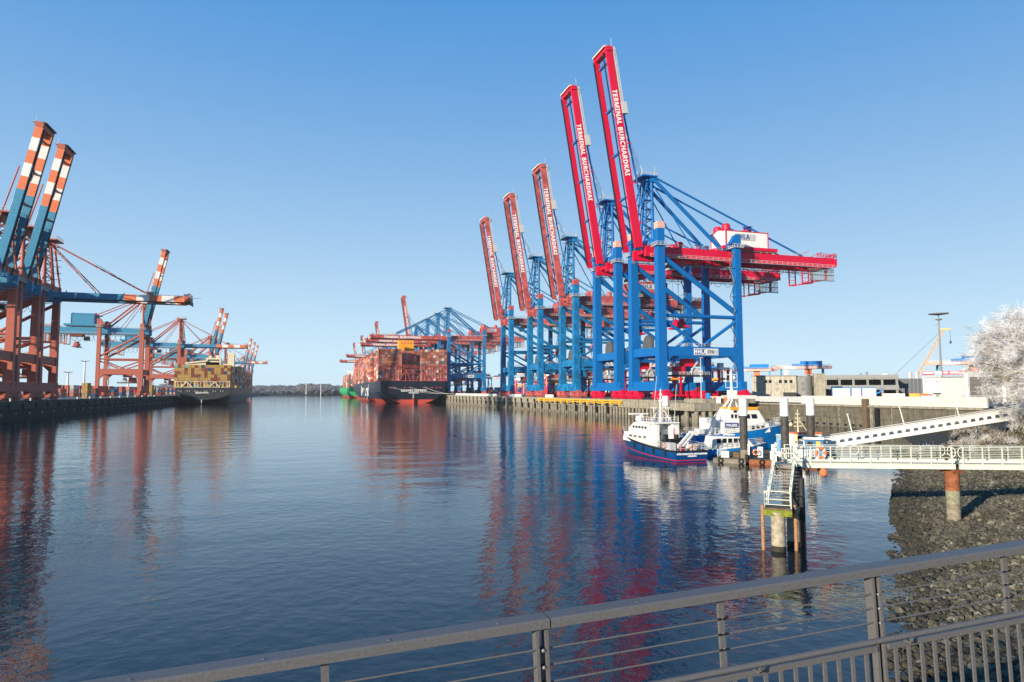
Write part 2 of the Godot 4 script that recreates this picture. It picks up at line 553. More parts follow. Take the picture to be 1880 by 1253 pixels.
func build_far_shore() -> void:
	var g := MB.new()
	# low banks beyond the mouth of the dock
	var pts := []
	for k in 41:
		var x := -900.0 + k * 50.0
		pts.append([x, -1790.0 - 40.0 * sin(k * 0.7), 3.0, 10.0 + 9.0 * (0.5 + 0.5 * sin(k * 0.37 + 1.0))])
	for k in 40:
		var a = pts[k]; var b = pts[k + 1]
		g.quad(Vector3(a[0], -1, a[1]), Vector3(b[0], -1, b[1]), Vector3(b[0], b[2], b[1] - 20), Vector3(a[0], a[2], a[1] - 20))
		g.quad(Vector3(a[0], a[2], a[1] - 20), Vector3(b[0], b[2], b[1] - 20), Vector3(b[0], b[3], b[1] - 700), Vector3(a[0], a[3], a[1] - 700))
	struct("far_shore", g, paint(0.10, 0.10, 0.085, 0.95, "coarse", 0.01))
	var r := RandomNumberGenerator.new(); r.seed = 40
	var xf := []
	for k in 2600:
		var x := r.randf_range(-420, 330)
		var dz := r.randf_range(0, 300)
		var h := r.randf_range(8, 14) + (5.0 if x > -10 and x < 75 else 0.0)
		var y := 2.5 + dz * 0.05
		xf.append(Transform3D(Basis.from_euler(Vector3(0, r.randf() * TAU, 0)).scaled(Vector3(h * 0.62, h * 0.55, h * 0.62)), Vector3(x, y, -1830 - dz)))
	scatter("far_wood", clump_mesh(3), paint(0.20, 0.20, 0.21, 0.95, ""), xf, "bare grey wood on the far river bank under haze", "wood")
	for q in [[9.0, 26.0], [45.0, 23.0]]:
		var b := MB.new()
		b.tube(Vector3(0, 0, 0), Vector3(0, q[1], 0), 1.1, 0.7, 10)
		b.tube(Vector3(0, q[1], 0), Vector3(0, q[1] + 3, 0), 1.4, 1.2, 10)
		solo("leading_light_tower", b, M.white, "slim white leading light tower on the far bank, %s" % ("left one" if q[0] < 20 else "right one"), "tower", Vector3(q[0], 0.5, -1815), 0, "white towers on the far bank")

# ---------------------------------------------------------------- rock bank
const SHORE := Vector2(48.1, -44.8)
const INLAND := Vector2(0.690, 0.724)

func bank_d(x: float, z: float) -> float:
	return (x - SHORE.x) * INLAND.x + (z - SHORE.y) * INLAND.y

func bank_y(x: float, z: float) -> float:
	var d := bank_d(x, z)
	d += 0.9 * sin(x * 0.31 + z * 0.17) + 0.5 * sin(x * 0.83 - z * 0.61)
	var y := 0.12 * d
	if d > 11.0: y += 0.42 * (d - 11.0)
	return clampf(y, -4.0, 6.9)

func stone_mesh(seed_: int) -> ArrayMesh:
	var r := RandomNumberGenerator.new(); r.seed = seed_
	var pts := []
	# a rough block: a cut cube with its corners pushed about
	var b := MB.new()
	var grid := {}
	var f := func(i, j, k):
		var key := Vector3i(i, j, k)
		if not grid.has(key):
			var p := Vector3(i - 1.0, j - 1.0, k - 1.0)
			p = p.normalized() * lerpf(p.length(), 1.15, 0.62)
			grid[key] = p * Vector3(r.randf_range(0.75, 1.2), r.randf_range(0.55, 0.95), r.randf_range(0.7, 1.15))
		return grid[key]
	for u in 2:
		for w in 2:
			b.quad(f.call(u, 2, w + 1), f.call(u + 1, 2, w + 1), f.call(u + 1, 2, w), f.call(u, 2, w))
			b.quad(f.call(u, 0, w), f.call(u + 1, 0, w), f.call(u + 1, 0, w + 1), f.call(u, 0, w + 1))
			b.quad(f.call(u, w, 2), f.call(u + 1, w, 2), f.call(u + 1, w + 1, 2), f.call(u, w + 1, 2))
			b.quad(f.call(u + 1, w, 0), f.call(u, w, 0), f.call(u, w + 1, 0), f.call(u + 1, w + 1, 0))
			b.quad(f.call(2, w, u + 1), f.call(2, w, u), f.call(2, w + 1, u), f.call(2, w + 1, u + 1))
			b.quad(f.call(0, w, u), f.call(0, w, u + 1), f.call(0, w + 1, u + 1), f.call(0, w + 1, u))
	return b.mesh()

func build_bank() -> void:
	var g := MB.new()
	var st := 1.5
	var along := Vector2(INLAND.y, -INLAND.x)
	var na := 150; var nb := 40
	var pos := func(i, j):
		var q: Vector2 = SHORE + along * (-60.0 + i * st) + INLAND * (-6.0 + j * st)
		return Vector3(q.x, bank_y(q.x, q.y) - 0.1, q.y)
	for j in nb + 1:
		for i in na + 1:
			var p: Vector3 = pos.call(i, j)
			var px: Vector3 = pos.call(i + 1, j); var py: Vector3 = pos.call(i, j + 1)
			g.add(p, (py - p).cross(px - p).normalized() * (1.0 if (py - p).cross(px - p).y > 0 else -1.0))
	for j in nb:
		for i in na:
			var k := j * (na + 1) + i
			g.ix.append_array(PackedInt32Array([k, k + 1, k + na + 1, k + 1, k + na + 2, k + na + 1]))
	noise_tex("mud", 31, 0.02, 0.68, 1.0, 512, 6, Color(1, 0.98, 0.94), Color(0.8, 0.82, 0.7))
	var bank := struct("rock_bank", g, paint(0.09, 0.082, 0.07, 0.9, "mud", 0.25))
	var mats := [paint(0.135, 0.123, 0.107, 0.85, "mud", 0.7), paint(0.18, 0.165, 0.143, 0.85, "mud", 0.7), paint(0.08, 0.073, 0.064, 0.8, "mud", 0.7), paint(0.33, 0.31, 0.27, 0.85, "mud", 0.7)]
	var meshes := []
	for k in 6: meshes.append(stone_mesh(100 + k))
	var r := RandomNumberGenerator.new(); r.seed = 77
	var lots := {}
	var single := []
	var eye := Vector2(0, 0)
	for k in 135000:
		var al := r.randf_range(-40.0, 75.0)
		var d := -1.6 + 18.6 * pow(r.randf(), 0.9)
		var q: Vector2 = SHORE + along * al + INLAND * d
		var far := q.distance_to(eye)
		if far > 78.0 and r.randf() < 0.55: continue
		if q.x < 8.0: continue
		var s := (0.06 + 0.10 * pow(r.randf(), 1.5)) * (1.0 + 0.9 * float(r.randf() < 0.06))
		var y := bank_y(q.x, q.y) + r.randf_range(-0.06, 0.16)
		var t := Transform3D(Basis.from_euler(Vector3(r.randf_range(-1.0, 1.0), r.randf() * TAU, r.randf_range(-1.0, 1.0))).scaled(Vector3.ONE * s), Vector3(q.x, y, q.y))
		var mi := 0
		var c := r.randf()
		var pale := 0.04 + 0.13 * clampf((d - 3.0) / 6.0, 0, 1)
		if d < 0.9 + 0.5 * sin(al * 0.9) and r.randf() < 0.8: mi = 2
		elif c < pale: mi = 3
		elif c < 0.45: mi = 1
		elif c < 0.70: mi = 2
		var me := r.randi() % 6
		# the stones right below the railing are single parts
		var seen := q.x - 1.0 * absf(q.y) > -6.0 and y > -0.05
		if far < 33.5 and seen and s > 0.09 and single.size() < 300:
			single.append([me, mi, t])
			continue
		var key := me * 4 + mi
		if not lots.has(key): lots[key] = []
		lots[key].append(t)
	for q in single:
		var o := part("stone", meshes[q[0]], mats[q[1]], bank)
		o.transform = q[2]
	for key in lots:
		var mm := MultiMesh.new()
		mm.transform_format = MultiMesh.TRANSFORM_3D
		mm.mesh = meshes[key / 4]
		mm.instance_count = lots[key].size()
		for k in lots[key].size(): mm.set_instance_transform(k, lots[key][k])
		var o := MultiMeshInstance3D.new()
		o.name = "riprap"
		o.multimesh = mm; o.material_override = mats[key % 4]
		bank.add_child(o, true)
		o.set_meta("kind", "stuff")

# ---------------------------------------------------------------- ship-to-shore cranes
# Local axes: waterside rail at x = 0, landside at +x, boom towards -x, z along the quay, y = 0 on the quay.
func crane(p: Dictionary, label: String) -> Node3D:
	var t := thing("container_crane", label, "crane", Vector3.ZERO, 0, p.group)
	t.set_meta("base_name", "container_crane")
	var s: float = p.s; var g: float = p.g; var yg: float = p.yg; var ycap: float = p.ycap; var yap: float = p.yap
	var xb: float = p.xb; var bl: float = p.bl; var ps: float = p.ps
	var F: Material = p.frame; var G: Material = p.girder; var A: Material = p.accent; var T: Material = p.top
	var gh := 4.0; var gz: float = p.gz
	var b: MB
	for z in [s, -s]:
		# waterside legs: slightly wider at the foot
		b = MB.new()
		var lw: float = p.leg
		b.bar(Vector3(0, 5.5, z), Vector3(0, ycap - 2.6, z), lw * 1.18, lw, lw * 0.92, lw * 0.92)
		part("leg", b, F, t)
		b = MB.new(); b.bar(Vector3(0, ycap - 2.6, z), Vector3(0, ycap, z), lw * 0.96, lw * 0.96); part("leg_cap", b, p.cap, t)
		b = MB.new(); b.bar(Vector3(g, 5.5, z), Vector3(g, yg + 5.0, z), lw * 0.86, lw * 0.8, lw * 0.8, lw * 0.75); part("leg", b, F, t)
		b = MB.new(); b.prism(PackedVector2Array([Vector2(g - 3.2, yg + 1.6), Vector2(g + 1.4, yg + 1.6), Vector2(g + 1.4, yg + 5.4), Vector2(g - 0.6, yg + 5.4)]), z - lw * 0.42, z + lw * 0.42); part("leg_head", b, F, t)
		# service platforms round the leg heads
		for q in [[0.0, yg - 1.0, lw], [g, yg + 0.2, lw * 0.85]]:
			b = MB.new()
			var e: float = q[2] * 0.5 + 0.8
			b.box(Vector3(q[0], q[1], z), Vector3(e * 2, 0.25, e * 2))
			b.railing([Vector3(q[0] - e, q[1], z + e), Vector3(q[0] + e, q[1], z + e), Vector3(q[0] + e, q[1], z - e), Vector3(q[0] - e, q[1], z - e), Vector3(q[0] - e, q[1], z + e)], 1.3, 0.06, 1.5)
			part("leg_platform", b, p.rails, t)
		# portal beam and bracing of each side frame
		b = MB.new(); b.box(Vector3(g * 0.5, ps + 1.8, z), Vector3(g - lw, 3.6, 2.2)); part("portal_beam", b, F, t)
		b = MB.new(); b.railing([Vector3(lw, ps + 3.6, z + 0.9), Vector3(g - lw, ps + 3.6, z + 0.9)], 1.2, 0.05, 2.5); part("portal_railing", b, p.rails, t)
		for sg in [-1.0, 1.0]:
			var xx: float = 0.0 if sg < 0 else g
			b = MB.new()
			b.prism(PackedVector2Array([Vector2(0, 0), Vector2(3.0, 0), Vector2(0, -3.0)]) if sg < 0 else PackedVector2Array([Vector2(0, 0), Vector2(0, -3.0), Vector2(-3.0, 0)]), -1.0, 1.0, Transform3D(Basis.IDENTITY, Vector3(xx - sg * lw * 0.45, ps + 0.1, z)))
			part("knee_plate", b, F, t)
		var ym: float = p.ym
		b = MB.new(); b.tube(Vector3(0.5, yg - 4.6, z), Vector3(g - 0.5, ym + 1.6, z), p.tube * 1.15, -1, 10, false); part("brace", b, F, t)
		b = MB.new(); b.tube(Vector3(0, ym, z), Vector3(g, ym, z), p.tube * 0.85, -1, 10, false); part("brace", b, F, t)
		b = MB.new(); b.tube(Vector3(0.5, ym - 1.2, z), Vector3(g * 0.5, ps + 4.0, z), p.tube * 0.75, -1, 10, false); part("brace", b, F, t)
		b = MB.new(); b.tube(Vector3(g - 0.5, ym - 1.2, z), Vector3(g * 0.5 + 1.0, ps + 4.0, z), p.tube * 0.75, -1, 10, false); part("brace", b, F, t)
		# lift and stair tower on the landside leg
		if z > 0:
			b = MB.new()
			for k in 9:
				var y0 := 6.0 + k * (yg - 8.0) / 9.0; var y1 := 6.0 + (k + 1) * (yg - 8.0) / 9.0
				b.bar(Vector3(g - lw * 0.5 - 0.6, y0, z - 1.6 + 3.2 * (k % 2)), Vector3(g - lw * 0.5 - 0.6, y1, z + 1.6 - 3.2 * (k % 2)), 0.4, 0.12)
				b.box(Vector3(g - lw * 0.5 - 0.5, y1, z), Vector3(0.7, 0.12, 3.0))
			part("stairs", b, M.grey, t)
	for x in [0.0, g]:
		b = MB.new(); b.box(Vector3(x, 5.2, 0), Vector3(2.6, 3.6, s * 2 + p.leg + 3.0)); part("sill_beam", b, F, t)
		b = MB.new(); b.box(Vector3(x, ps + 1.8, 0), Vector3(2.0, 3.2, s * 2 - p.leg)); part("cross_beam", b, F, t)
		b = MB.new(); b.box(Vector3(x, yg + 1.5, 0), Vector3(2.2, 2.4, s * 2 - p.leg)); part("cross_beam", b, F, t)
		for z in [s, -s]:
			b = MB.new()
			# equaliser beams and wheels
			for k in 2:
				var zc: float = z + (k - 0.5) * 6.4
				b.prism(PackedVector2Array([Vector2(-3.0, 1.1), Vector2(3.0, 1.1), Vector2(2.6, 1.9), Vector2(0.9, 3.4), Vector2(-0.9, 3.4), Vector2(-2.6, 1.9)]), -1.1, 1.1, Transform3D(Basis(Vector3(0, 0, -1), Vector3.UP, Vector3(1, 0, 0)), Vector3(x, 0, zc)))
				for j in 4:
					var zw := zc - 2.25 + j * 1.5
					b.tube(Vector3(x - 0.35, 0.62, zw), Vector3(x + 0.35, 0.62, zw), 0.6, 0.6, 10)
					b.box(Vector3(x, 1.0, zw), Vector3(1.7, 0.5, 0.6))
			b.box(Vector3(x, 3.3, z), Vector3(1.8, 1.0, 8.4))
			part("bogie", b, A, t)
	# main girder
	for z in [gz, -gz]:
		b = MB.new(); b.box(Vector3((xb - 3.0) * 0.5, yg - gh * 0.5, z), Vector3(xb + 3.0, gh, 1.5)); part("girder", b, G, t)
		b = MB.new(); b.box(Vector3((xb - 3.0) * 0.5, yg - gh - 0.5, z * 1.42), Vector3(xb, 0.12, 1.2))
		b.railing([Vector3(-2, yg - gh - 0.5, z * 1.55), Vector3(xb, yg - gh - 0.5, z * 1.55)], 1.2, 0.05, 2.5); part("girder_walkway", b, p.rails, t)
	b = MB.new()
	for k in 9: b.box(Vector3(lerpf(-1.0, xb - 1.0, k / 8.0), yg - 1.2, 0), Vector3(1.0, 1.6, gz * 2 - 1.5))
	part("girder_ties", b, G, t)
	b = MB.new(); b.railing([Vector3(-2, yg, gz + 0.6), Vector3(xb, yg, gz + 0.6)], 1.2, 0.05, 3.0); b.railing([Vector3(-2, yg, -gz - 0.6), Vector3(xb, yg, -gz - 0.6)], 1.2, 0.05, 3.0); part("girder_railing", b, p.rails, t)
	# back end: platform with outrigger rails
	b = MB.new()
	b.box(Vector3(xb + 0.4, yg - 2.0, 0), Vector3(1.2, 3.4, gz * 2 + 3.0))
	b.railing([Vector3(xb - 9, yg, gz + 1.2), Vector3(xb + 1, yg, gz + 1.2), Vector3(xb + 1, yg, -gz - 1.2), Vector3(xb - 9, yg, -gz - 1.2)], 1.6, 0.09, 1.6, 3)
	for k in 3: b.bar(Vector3(xb - 18 + k * 7.0, yg + 0.2, gz), Vector3(xb - 12 + k * 7.0, yg + 2.6, gz), 0.2, 0.2)
	part("end_platform", b, A, t)
	# festoon cage and cable trolleys
	b = MB.new()
	var cx := xb - 15.0
	for z in [gz - 1.0, -gz + 1.0]:
		b.bar(Vector3(cx, yg - gh, z), Vector3(cx, yg - gh - 7.0, z), 0.4, 0.4); b.bar(Vector3(cx + 3.2, yg - gh, z), Vector3(cx + 3.2, yg - gh - 7.0, z), 0.4, 0.4)
		b.bar(Vector3(cx, yg - gh - 7.0, z), Vector3(cx + 12, yg - gh - 5.2, z), 0.45, 0.45); b.bar(Vector3(cx + 12, yg - gh - 5.2, z), Vector3(cx + 12, yg - gh, z), 0.8, 0.8)
		for k in 4: b.bar(Vector3(cx, yg - gh - 1.4 - k * 1.6, z), Vector3(cx + 3.2, yg - gh - 1.4 - k * 1.6, z), 0.15, 0.15)
	for k in 2: b.bar(Vector3(cx + 1.5, yg - gh - 7.0 + k * 6.5, -gz + 1), Vector3(cx + 1.5, yg - gh - 7.0 + k * 6.5, gz - 1), 0.3, 0.3)
	part("festoon_cage", b, A, t)
	b = MB.new()
	for k in 17:
		var x := cx + 3.6 + k * 0.75
		for j in 2: b.tube(Vector3(x, yg - gh - 0.8 - j * 2.5, gz - 0.6), Vector3(x + 0.15, yg - gh - 2.9 - j * 2.5, gz - 0.6), 0.16, 0.16, 5, false)
	for j in 3: b.box(Vector3(cx + 9.6, yg - gh - 0.7 - j * 2.4, gz - 0.6), Vector3(13.0, 0.25, 0.8))
	part("cable_carrier", b, M.grey, t)
	b = MB.new()
	var nl := 12
	for k in nl:
		var x0 := g * 0.25 + k * (cx - g * 0.25) / nl; var x1 := g * 0.25 + (k + 1) * (cx - g * 0.25) / nl
		var pts := []
		for j in 9:
			var f := j / 8.0
			pts.append(Vector3(lerpf(x0, x1, f), yg - gh - 0.6 - 3.8 * sqrt(maxf(0.0, 1.0 - pow(f * 2 - 1, 2))), gz + 1.3))
		b.path(pts, 0.09, 4)
	part("festoon_cable", b, M.cable, t)
	# mast, stays
	var ap := Vector3(1.4, yap, 0)
	for z in [3.6, -3.6]:
		b = MB.new(); b.tube(Vector3(0.4, yg + 2.0, z * 1.5), ap + Vector3(0, -0.5, z * 0.8), 0.75, 0.6, 10); part("mast_post", b, F, t)
		b = MB.new(); b.tube(Vector3(-2.6, yg + 0.5, z * 1.2), ap + Vector3(-1.6, -1.0, z * 0.7), 0.4, 0.35, 8); part("mast_post", b, F, t)
		b = MB.new(); b.tube(ap + Vector3(0.6, -1.0, z), Vector3(g - 2.0, yg + 0.4, z * 1.25), p.stay, p.stay, 10); part("back_stay", b, p.stays, t)
		b = MB.new(); b.tube(ap + Vector3(0.8, -0.2, z), Vector3(xb - 15.0, yg + 0.3, z * 1.25), p.stay * 0.55, p.stay * 0.55, 8); part("tie_bar", b, p.stays, t)
		b = MB.new(); b.tube(ap + Vector3(0.6, -3.0, z * 0.8), Vector3(g * 0.55, yg + 0.2, z * 1.25), 0.22, 0.22, 6); part("tie_bar", b, p.stays, t)
	b = MB.new()
	var n := 6
	for k in n:
		var y0: float = yg + 3.0 + k * (yap - yg - 5.0) / n; var y1: float = yg + 3.0 + (k + 1) * (yap - yg - 5.0) / n
		var w0 := lerpf(5.2, 3.0, float(k) / n); var w1 := lerpf(5.2, 3.0, float(k + 1) / n)
		b.bar(Vector3(0.7, y0, w0 if k % 2 else -w0), Vector3(0.9, y1, -w1 if k % 2 else w1), 0.3, 0.3)
		b.bar(Vector3(0.8, y1, -w1), Vector3(0.8, y1, w1), 0.3, 0.3)
		for z in [-1.0, 1.0]: b.bar(Vector3(0.6, y1, z * w1), Vector3(-2.2, y1 - 0.3, z * w1 * 0.8), 0.22, 0.22)
		b.box(Vector3(-1.0, y1, w1 + 0.3), Vector3(3.0, 0.12, 1.0))
	part("mast_bracing", b, F, t)
	b = MB.new(); b.box(ap + Vector3(-1.2, 0, 0), Vector3(6.5, 0.5, 9.0)); b.box(ap + Vector3(0.4, -1.2, 0), Vector3(2.2, 2.2, 7.6)); part("mast_head", b, F, t)
	b = MB.new(); b.railing([ap + Vector3(-4.4, 0.25, 4.5), ap + Vector3(2.0, 0.25, 4.5), ap + Vector3(2.0, 0.25, -4.5), ap + Vector3(-4.4, 0.25, -4.5), ap + Vector3(-4.4, 0.25, 4.5)], 1.3, 0.06, 1.6)
	b.tube(ap + Vector3(2, 0, 2), ap + Vector3(2, 5, 2), 0.12, 0.06, 5); part("mast_railing", b, p.rails, t)
	for z in [-4.4, 4.4]:
		var q := Vector3(1.4, yap, z * 0.8).lerp(Vector3(xb - 15.0, yg, z), 0.62)
		b = MB.new(); b.box(q + Vector3(0, 0.2, 0), Vector3(3.2, 0.3, 2.4)); b.bar(q, Vector3(q.x - 1.6, yg, q.z), 0.25, 0.25); b.bar(q, Vector3(q.x + 2.2, yg, q.z), 0.25, 0.25); part("stay_platform", b, F, t)
	# machinery house
	var hx: float = p.hx; var hl: float = p.hl
	b = MB.new(); b.prism(PackedVector2Array([Vector2(-5.2, 0), Vector2(5.2, 0), Vector2(5.2, 6.3), Vector2(0, 7.3), Vector2(-5.2, 6.3)]), -hl * 0.5, hl * 0.5, Transform3D(Basis(Vector3(0, 0, -1), Vector3.UP, Vector3(1, 0, 0)), Vector3(hx, yg + 2.4, 0)))
	var house := part("machinery_house", b, p.house, t)
	b = MB.new()
	for x in [-hl * 0.5, hl * 0.5]:
		for z in [-5.2, 5.2]: b.box(Vector3(hx + x, yg + 5.6, z), Vector3(0.4, 6.5, 0.4))
		b.bar(Vector3(hx + x, yg + 8.8, -5.3), Vector3(hx + x, yg + 9.8, 0), 0.35, 0.35); b.bar(Vector3(hx + x, yg + 9.8, 0), Vector3(hx + x, yg + 8.8, 5.3), 0.35, 0.35)
	for z in [-5.25, 5.25]: b.box(Vector3(hx, yg + 8.7, z), Vector3(hl + 0.4, 0.35, 0.3))
	part("house_frame", b, A if p.stripes == 0 else p.house, house)
	b = MB.new()
	for k in int(hl / 1.2): b.box(Vector3(hx - hl * 0.5 + 0.8 + k * 1.2, yg + 5.6, 5.22), Vector3(0.12, 6.2, 0.1))
	part("wall_ribs", b, p.house, house)
	b = MB.new(); b.box(Vector3(hx + 1.0, yg + 1.6, 0), Vector3(hl + 6.0, 1.3, 12.2)); part("house_base", b, A if p.stripes == 0 else G, t)
	for q in [[-hl * 0.5 + 1.6, 3.0], [-hl * 0.5 + 1.6, -3.0], [hl * 0.2, 0.0]]:
		if p.stripes > 0: continue
		b = MB.new(); b.lathe(Vector3(hx + q[0], yg + 8.6, q[1]), [[1.7, 0], [1.7, 2.6], [1.2, 3.3], [0, 3.5]], 12)
		part("roof_vent", b, A, house)
	b = MB.new(); b.box(Vector3(hx - 1.0, yg + 6.4, 5.36), Vector3(hl * 0.46, 2.6, 0.1)); var hs := part("house_sign", b, M.lgrey, house)
	if p.letters != "": lettering("HHLA", 2.0, house, Transform3D(Basis.IDENTITY, Vector3(hx - 2.5, yg + 6.4, 5.44)), M.signblue, "house_lettering")
	# trolley, cab and headblock
	var tx: float = g * p.tro
	b = MB.new(); b.box(Vector3(tx, yg - gh - 1.0, 0), Vector3(7.0, 1.6, gz * 2 - 2.2)); b.box(Vector3(tx + 1, yg - gh + 1.4, 0), Vector3(4, 3.0, 4)); part("trolley", b, A, t)
	b = MB.new(); b.box(Vector3(tx - 5.0, yg - gh - 3.0, 2.4), Vector3(3.0, 3.0, 2.6)); var cab := part("operator_cab", b, M.lgrey, t)
	b = MB.new(); b.box(Vector3(tx - 5.0, yg - gh - 3.2, 2.4), Vector3(3.08, 1.5, 2.7)); part("cab_window", b, M.glass, cab)
	var hy: float = p.head
	b = MB.new(); b.box(Vector3(tx, hy, 0), Vector3(2.4, 1.6, 6.5)); b.box(Vector3(tx, hy - 1.4, 0), Vector3(2.6, 0.7, 12.2))
	for z in [-2.0, 2.0]: b.tube(Vector3(tx - 0.6, hy + 1.2, z), Vector3(tx + 0.6, hy + 1.2, z), 0.9, 0.9, 10)
	part("spreader", b, A, t)
	b = MB.new()
	for x in [-0.8, 0.8]:
		for z in [-2.0, 2.0]: b.bar(Vector3(tx + x, hy + 1, z), Vector3(tx + x * 2, yg - gh - 1.5, z), 0.08, 0.08)
	part("hoist_rope", b, M.cable, t)
	# equipment deck between the legs, cable reel
	b = MB.new(); b.box(Vector3(g * 0.42, 9.2, s * 0.62), Vector3(g * 0.5, 0.7, 3.4)); part("equipment_deck", b, M.dark, t)
	b = MB.new()
	b.box(Vector3(g * 0.30, 11.2, s * 0.55), Vector3(4.4, 3.2, 2.6)); b.box(Vector3(g * 0.42, 14.4, s * 0.5), Vector3(5.2, 3.0, 2.4))
	part("switch_cabinet", b, A, t)
	b = MB.new(); b.railing([Vector3(g * 0.18, 9.5, s * 0.62 + 1.6), Vector3(g * 0.66, 9.5, s * 0.62 + 1.6)], 1.2, 0.06, 1.6, 3)
	b.bar(Vector3(g * 0.40, 9.6, s * 0.7), Vector3(g * 0.56, ps, s * 0.7), 0.8, 0.2); b.box(Vector3(g * 0.5, 11, s * 0.6), Vector3(2.0, 2.6, 2)); part("deck_railing", b, p.rails, t)
	if p.reel:
		b = MB.new(); b.tube(Vector3(2.2, ps + 5.4, -s * 0.35), Vector3(3.4, ps + 5.4, -s * 0.35), 3.6, 3.6, 24); part("cable_reel", b, M.reel, t)
	# name boards
	b = MB.new(); b.box(Vector3(g * 0.55, ps + 1.7, s + 1.22), Vector3(10.6, 2.5, 0.16)); var sg2 := part("name_board", b, M.white, t)
	if p.letters != "":
		b = MB.new(); b.box(Vector3(g * 0.55 - 2.7, ps + 1.7, s + 1.33), Vector3(4.7, 2.0, 0.06)); part("blue_field", b, M.signblue, sg2)
		b = MB.new(); b.box(Vector3(g * 0.55 + 2.6, ps + 1.7, s + 1.33), Vector3(4.8, 2.0, 0.06)); part("grey_field", b, M.lgrey, sg2)
		lettering("HHLA", 1.5, sg2, Transform3D(Basis.IDENTITY, Vector3(g * 0.55 - 2.7, ps + 1.7, s + 1.40)), M.text)
		lettering("CTB", 1.1, sg2, Transform3D(Basis.IDENTITY, Vector3(g * 0.55 + 1.8, ps + 1.7, s + 1.40)), M.navytext)
	# boom
	var hinge := Vector3(p.hinge, yg - 0.5, 0)
	b = MB.new()
	for k in 5: b.box(Vector3(-lerpf(3.0, bl - 4.0, k / 4.0), -1.2, 0), Vector3(0.7, 1.1, gz * 2 - 1.1))
	var boom := part("boom", b, T if p.stripes == 0 else A, t)
	boom.position = hinge
	boom.rotation.z = -p.ang
	for z in [gz, -gz]:
		b = MB.new()
		if p.stripes == 0:
			b.hexa(box_taper(-bl, 0.0, -1.65 if z > 0 else -2.1, 3.3 if z > 0 else 2.4, z, 1.1, 7.0, 2.2))
			part("boom_girder", b, A, boom)
		else:
			var e := bl * 0.56
			b.box(Vector3(-e * 0.5, -1.45, z), Vector3(e, 2.5, 1.1)); part("boom_girder", b, T, boom)
			for k in 5:
				var q0 := e + k * (bl - e) / 5.0; var q1 := e + (k + 1) * (bl - e) / 5.0
				b = MB.new(); b.box(Vector3(-(q0 + q1) * 0.5, -1.45, z), Vector3(q1 - q0, 2.5, 1.1)); part("boom_band", b, M.orange if k % 2 == 0 else M.white, boom)
		# rail under the girder and a dark joint
		b = MB.new(); b.box(Vector3(-bl * 0.5, -3.7 if p.stripes == 0 else -2.95, z * 0.88), Vector3(bl - 2.0, 0.4, 0.35)); part("trolley_rail", b, M.dark, boom)
	b = MB.new(); b.box(Vector3(-bl - 0.2, -1.4, 0), Vector3(1.8, 2.6, gz * 2 + 1.8)); part("boom_end_beam", b, A, boom)
	b = MB.new(); b.box(Vector3(-bl - 1.2, -2.6, 0), Vector3(0.5, 1.6, gz * 2 + 1.0)); part("boom_buffer", b, p.tipmat, boom)
	b = MB.new()
	b.railing([Vector3(-bl * 0.72, 0, gz + 0.7), Vector3(-bl, 0, gz + 0.7), Vector3(-bl - 1, 0, gz), Vector3(-bl - 1, 0, -gz)], 1.3, 0.09, 1.7, 3)
	b.box(Vector3(-bl * 0.86, 0.4, gz + 0.3), Vector3(bl * 0.26, 0.15, 1.2))
	b.bar(Vector3(-bl, 0, gz), Vector3(-bl - 4.5, 0.5, gz), 0.14, 0.14); b.bar(Vector3(-bl, 0, -gz), Vector3(-bl - 3.5, 0.5, -gz), 0.14, 0.14); b.box(Vector3(-bl + 1, 1.1, gz - 1), Vector3(2.4, 1.8, 2.0))
	b.box(Vector3(-bl * 0.70, 1.3, gz), Vector3(4.5, 2.4, 1.8))
	part("tip_walkway", b, p.rails, boom)
	b = MB.new(); b.box(Vector3(-bl * 0.71, 1.0, gz - 0.3), Vector3(3.0, 2.0, 1.2)); part("stay_lug", b, A, boom)
	for k in 3:
		b = MB.new(); b.box(Vector3(-bl * (0.12 + 0.2 * k), 0.9, gz + 0.6), Vector3(0.3, 1.8, 0.5)); part("floodlight_bracket", b, A, boom)
	if p.letters != "":
		lettering(p.letters, 2.0, boom, Transform3D(Basis.IDENTITY, Vector3(-bl * 0.575, -1.85, gz + 0.62)), M.text)
	# fore stays
	var lug1 := hinge + Vector3(-bl * 0.71, 0, 0).rotated(Vector3(0, 0, 1), -p.ang)
	var lug2 := hinge + Vector3(-bl * 0.36, 0, 0).rotated(Vector3(0, 0, 1), -p.ang)
	for z in [2.6, -2.6]:
		if p.ang < 0.1:
			b = MB.new(); b.tube(ap + Vector3(-1, -0.6, z), lug1 + Vector3(0, 0.8, z * 1.6), p.stay * 0.5, -1, 8); part("fore_stay", b, p.stays, t)
			b = MB.new(); b.tube(ap + Vector3(-1, -1.4, z), lug2 + Vector3(0, 0.8, z * 1.6), p.stay * 0.42, -1, 8); part("fore_stay", b, p.stays, t)
		else:
			# folded bars lie along the raised boom
			var off := Vector3(0, 1.4, 0).rotated(Vector3(0, 0, 1), -p.ang)
			b = MB.new(); b.tube(lug1 + off + Vector3(0, 0, z * 1.5), hinge.lerp(lug1, 0.28) + off * 2.2 + Vector3(0, 0, z * 1.5), p.stay * 0.5, -1, 8); part("fore_stay", b, p.stays, t)
			b = MB.new(); b.tube(hinge.lerp(lug1, 0.28) + off * 2.2 + Vector3(0, 0, z * 1.5), ap + Vector3(-1.5, -1.2, z), p.stay * 0.45, -1, 8); part("fore_stay", b, p.stays, t)
	b = MB.new()
	for z in [-1.8, -0.6, 0.6, 1.8]:
		b.tube(ap + Vector3(-2.5, 0.6, z), lug1 + Vector3(0, 0.5, z), 0.09, 0.09, 4, false)
	part("boom_hoist_rope", b, p.ropes, t)
	return t

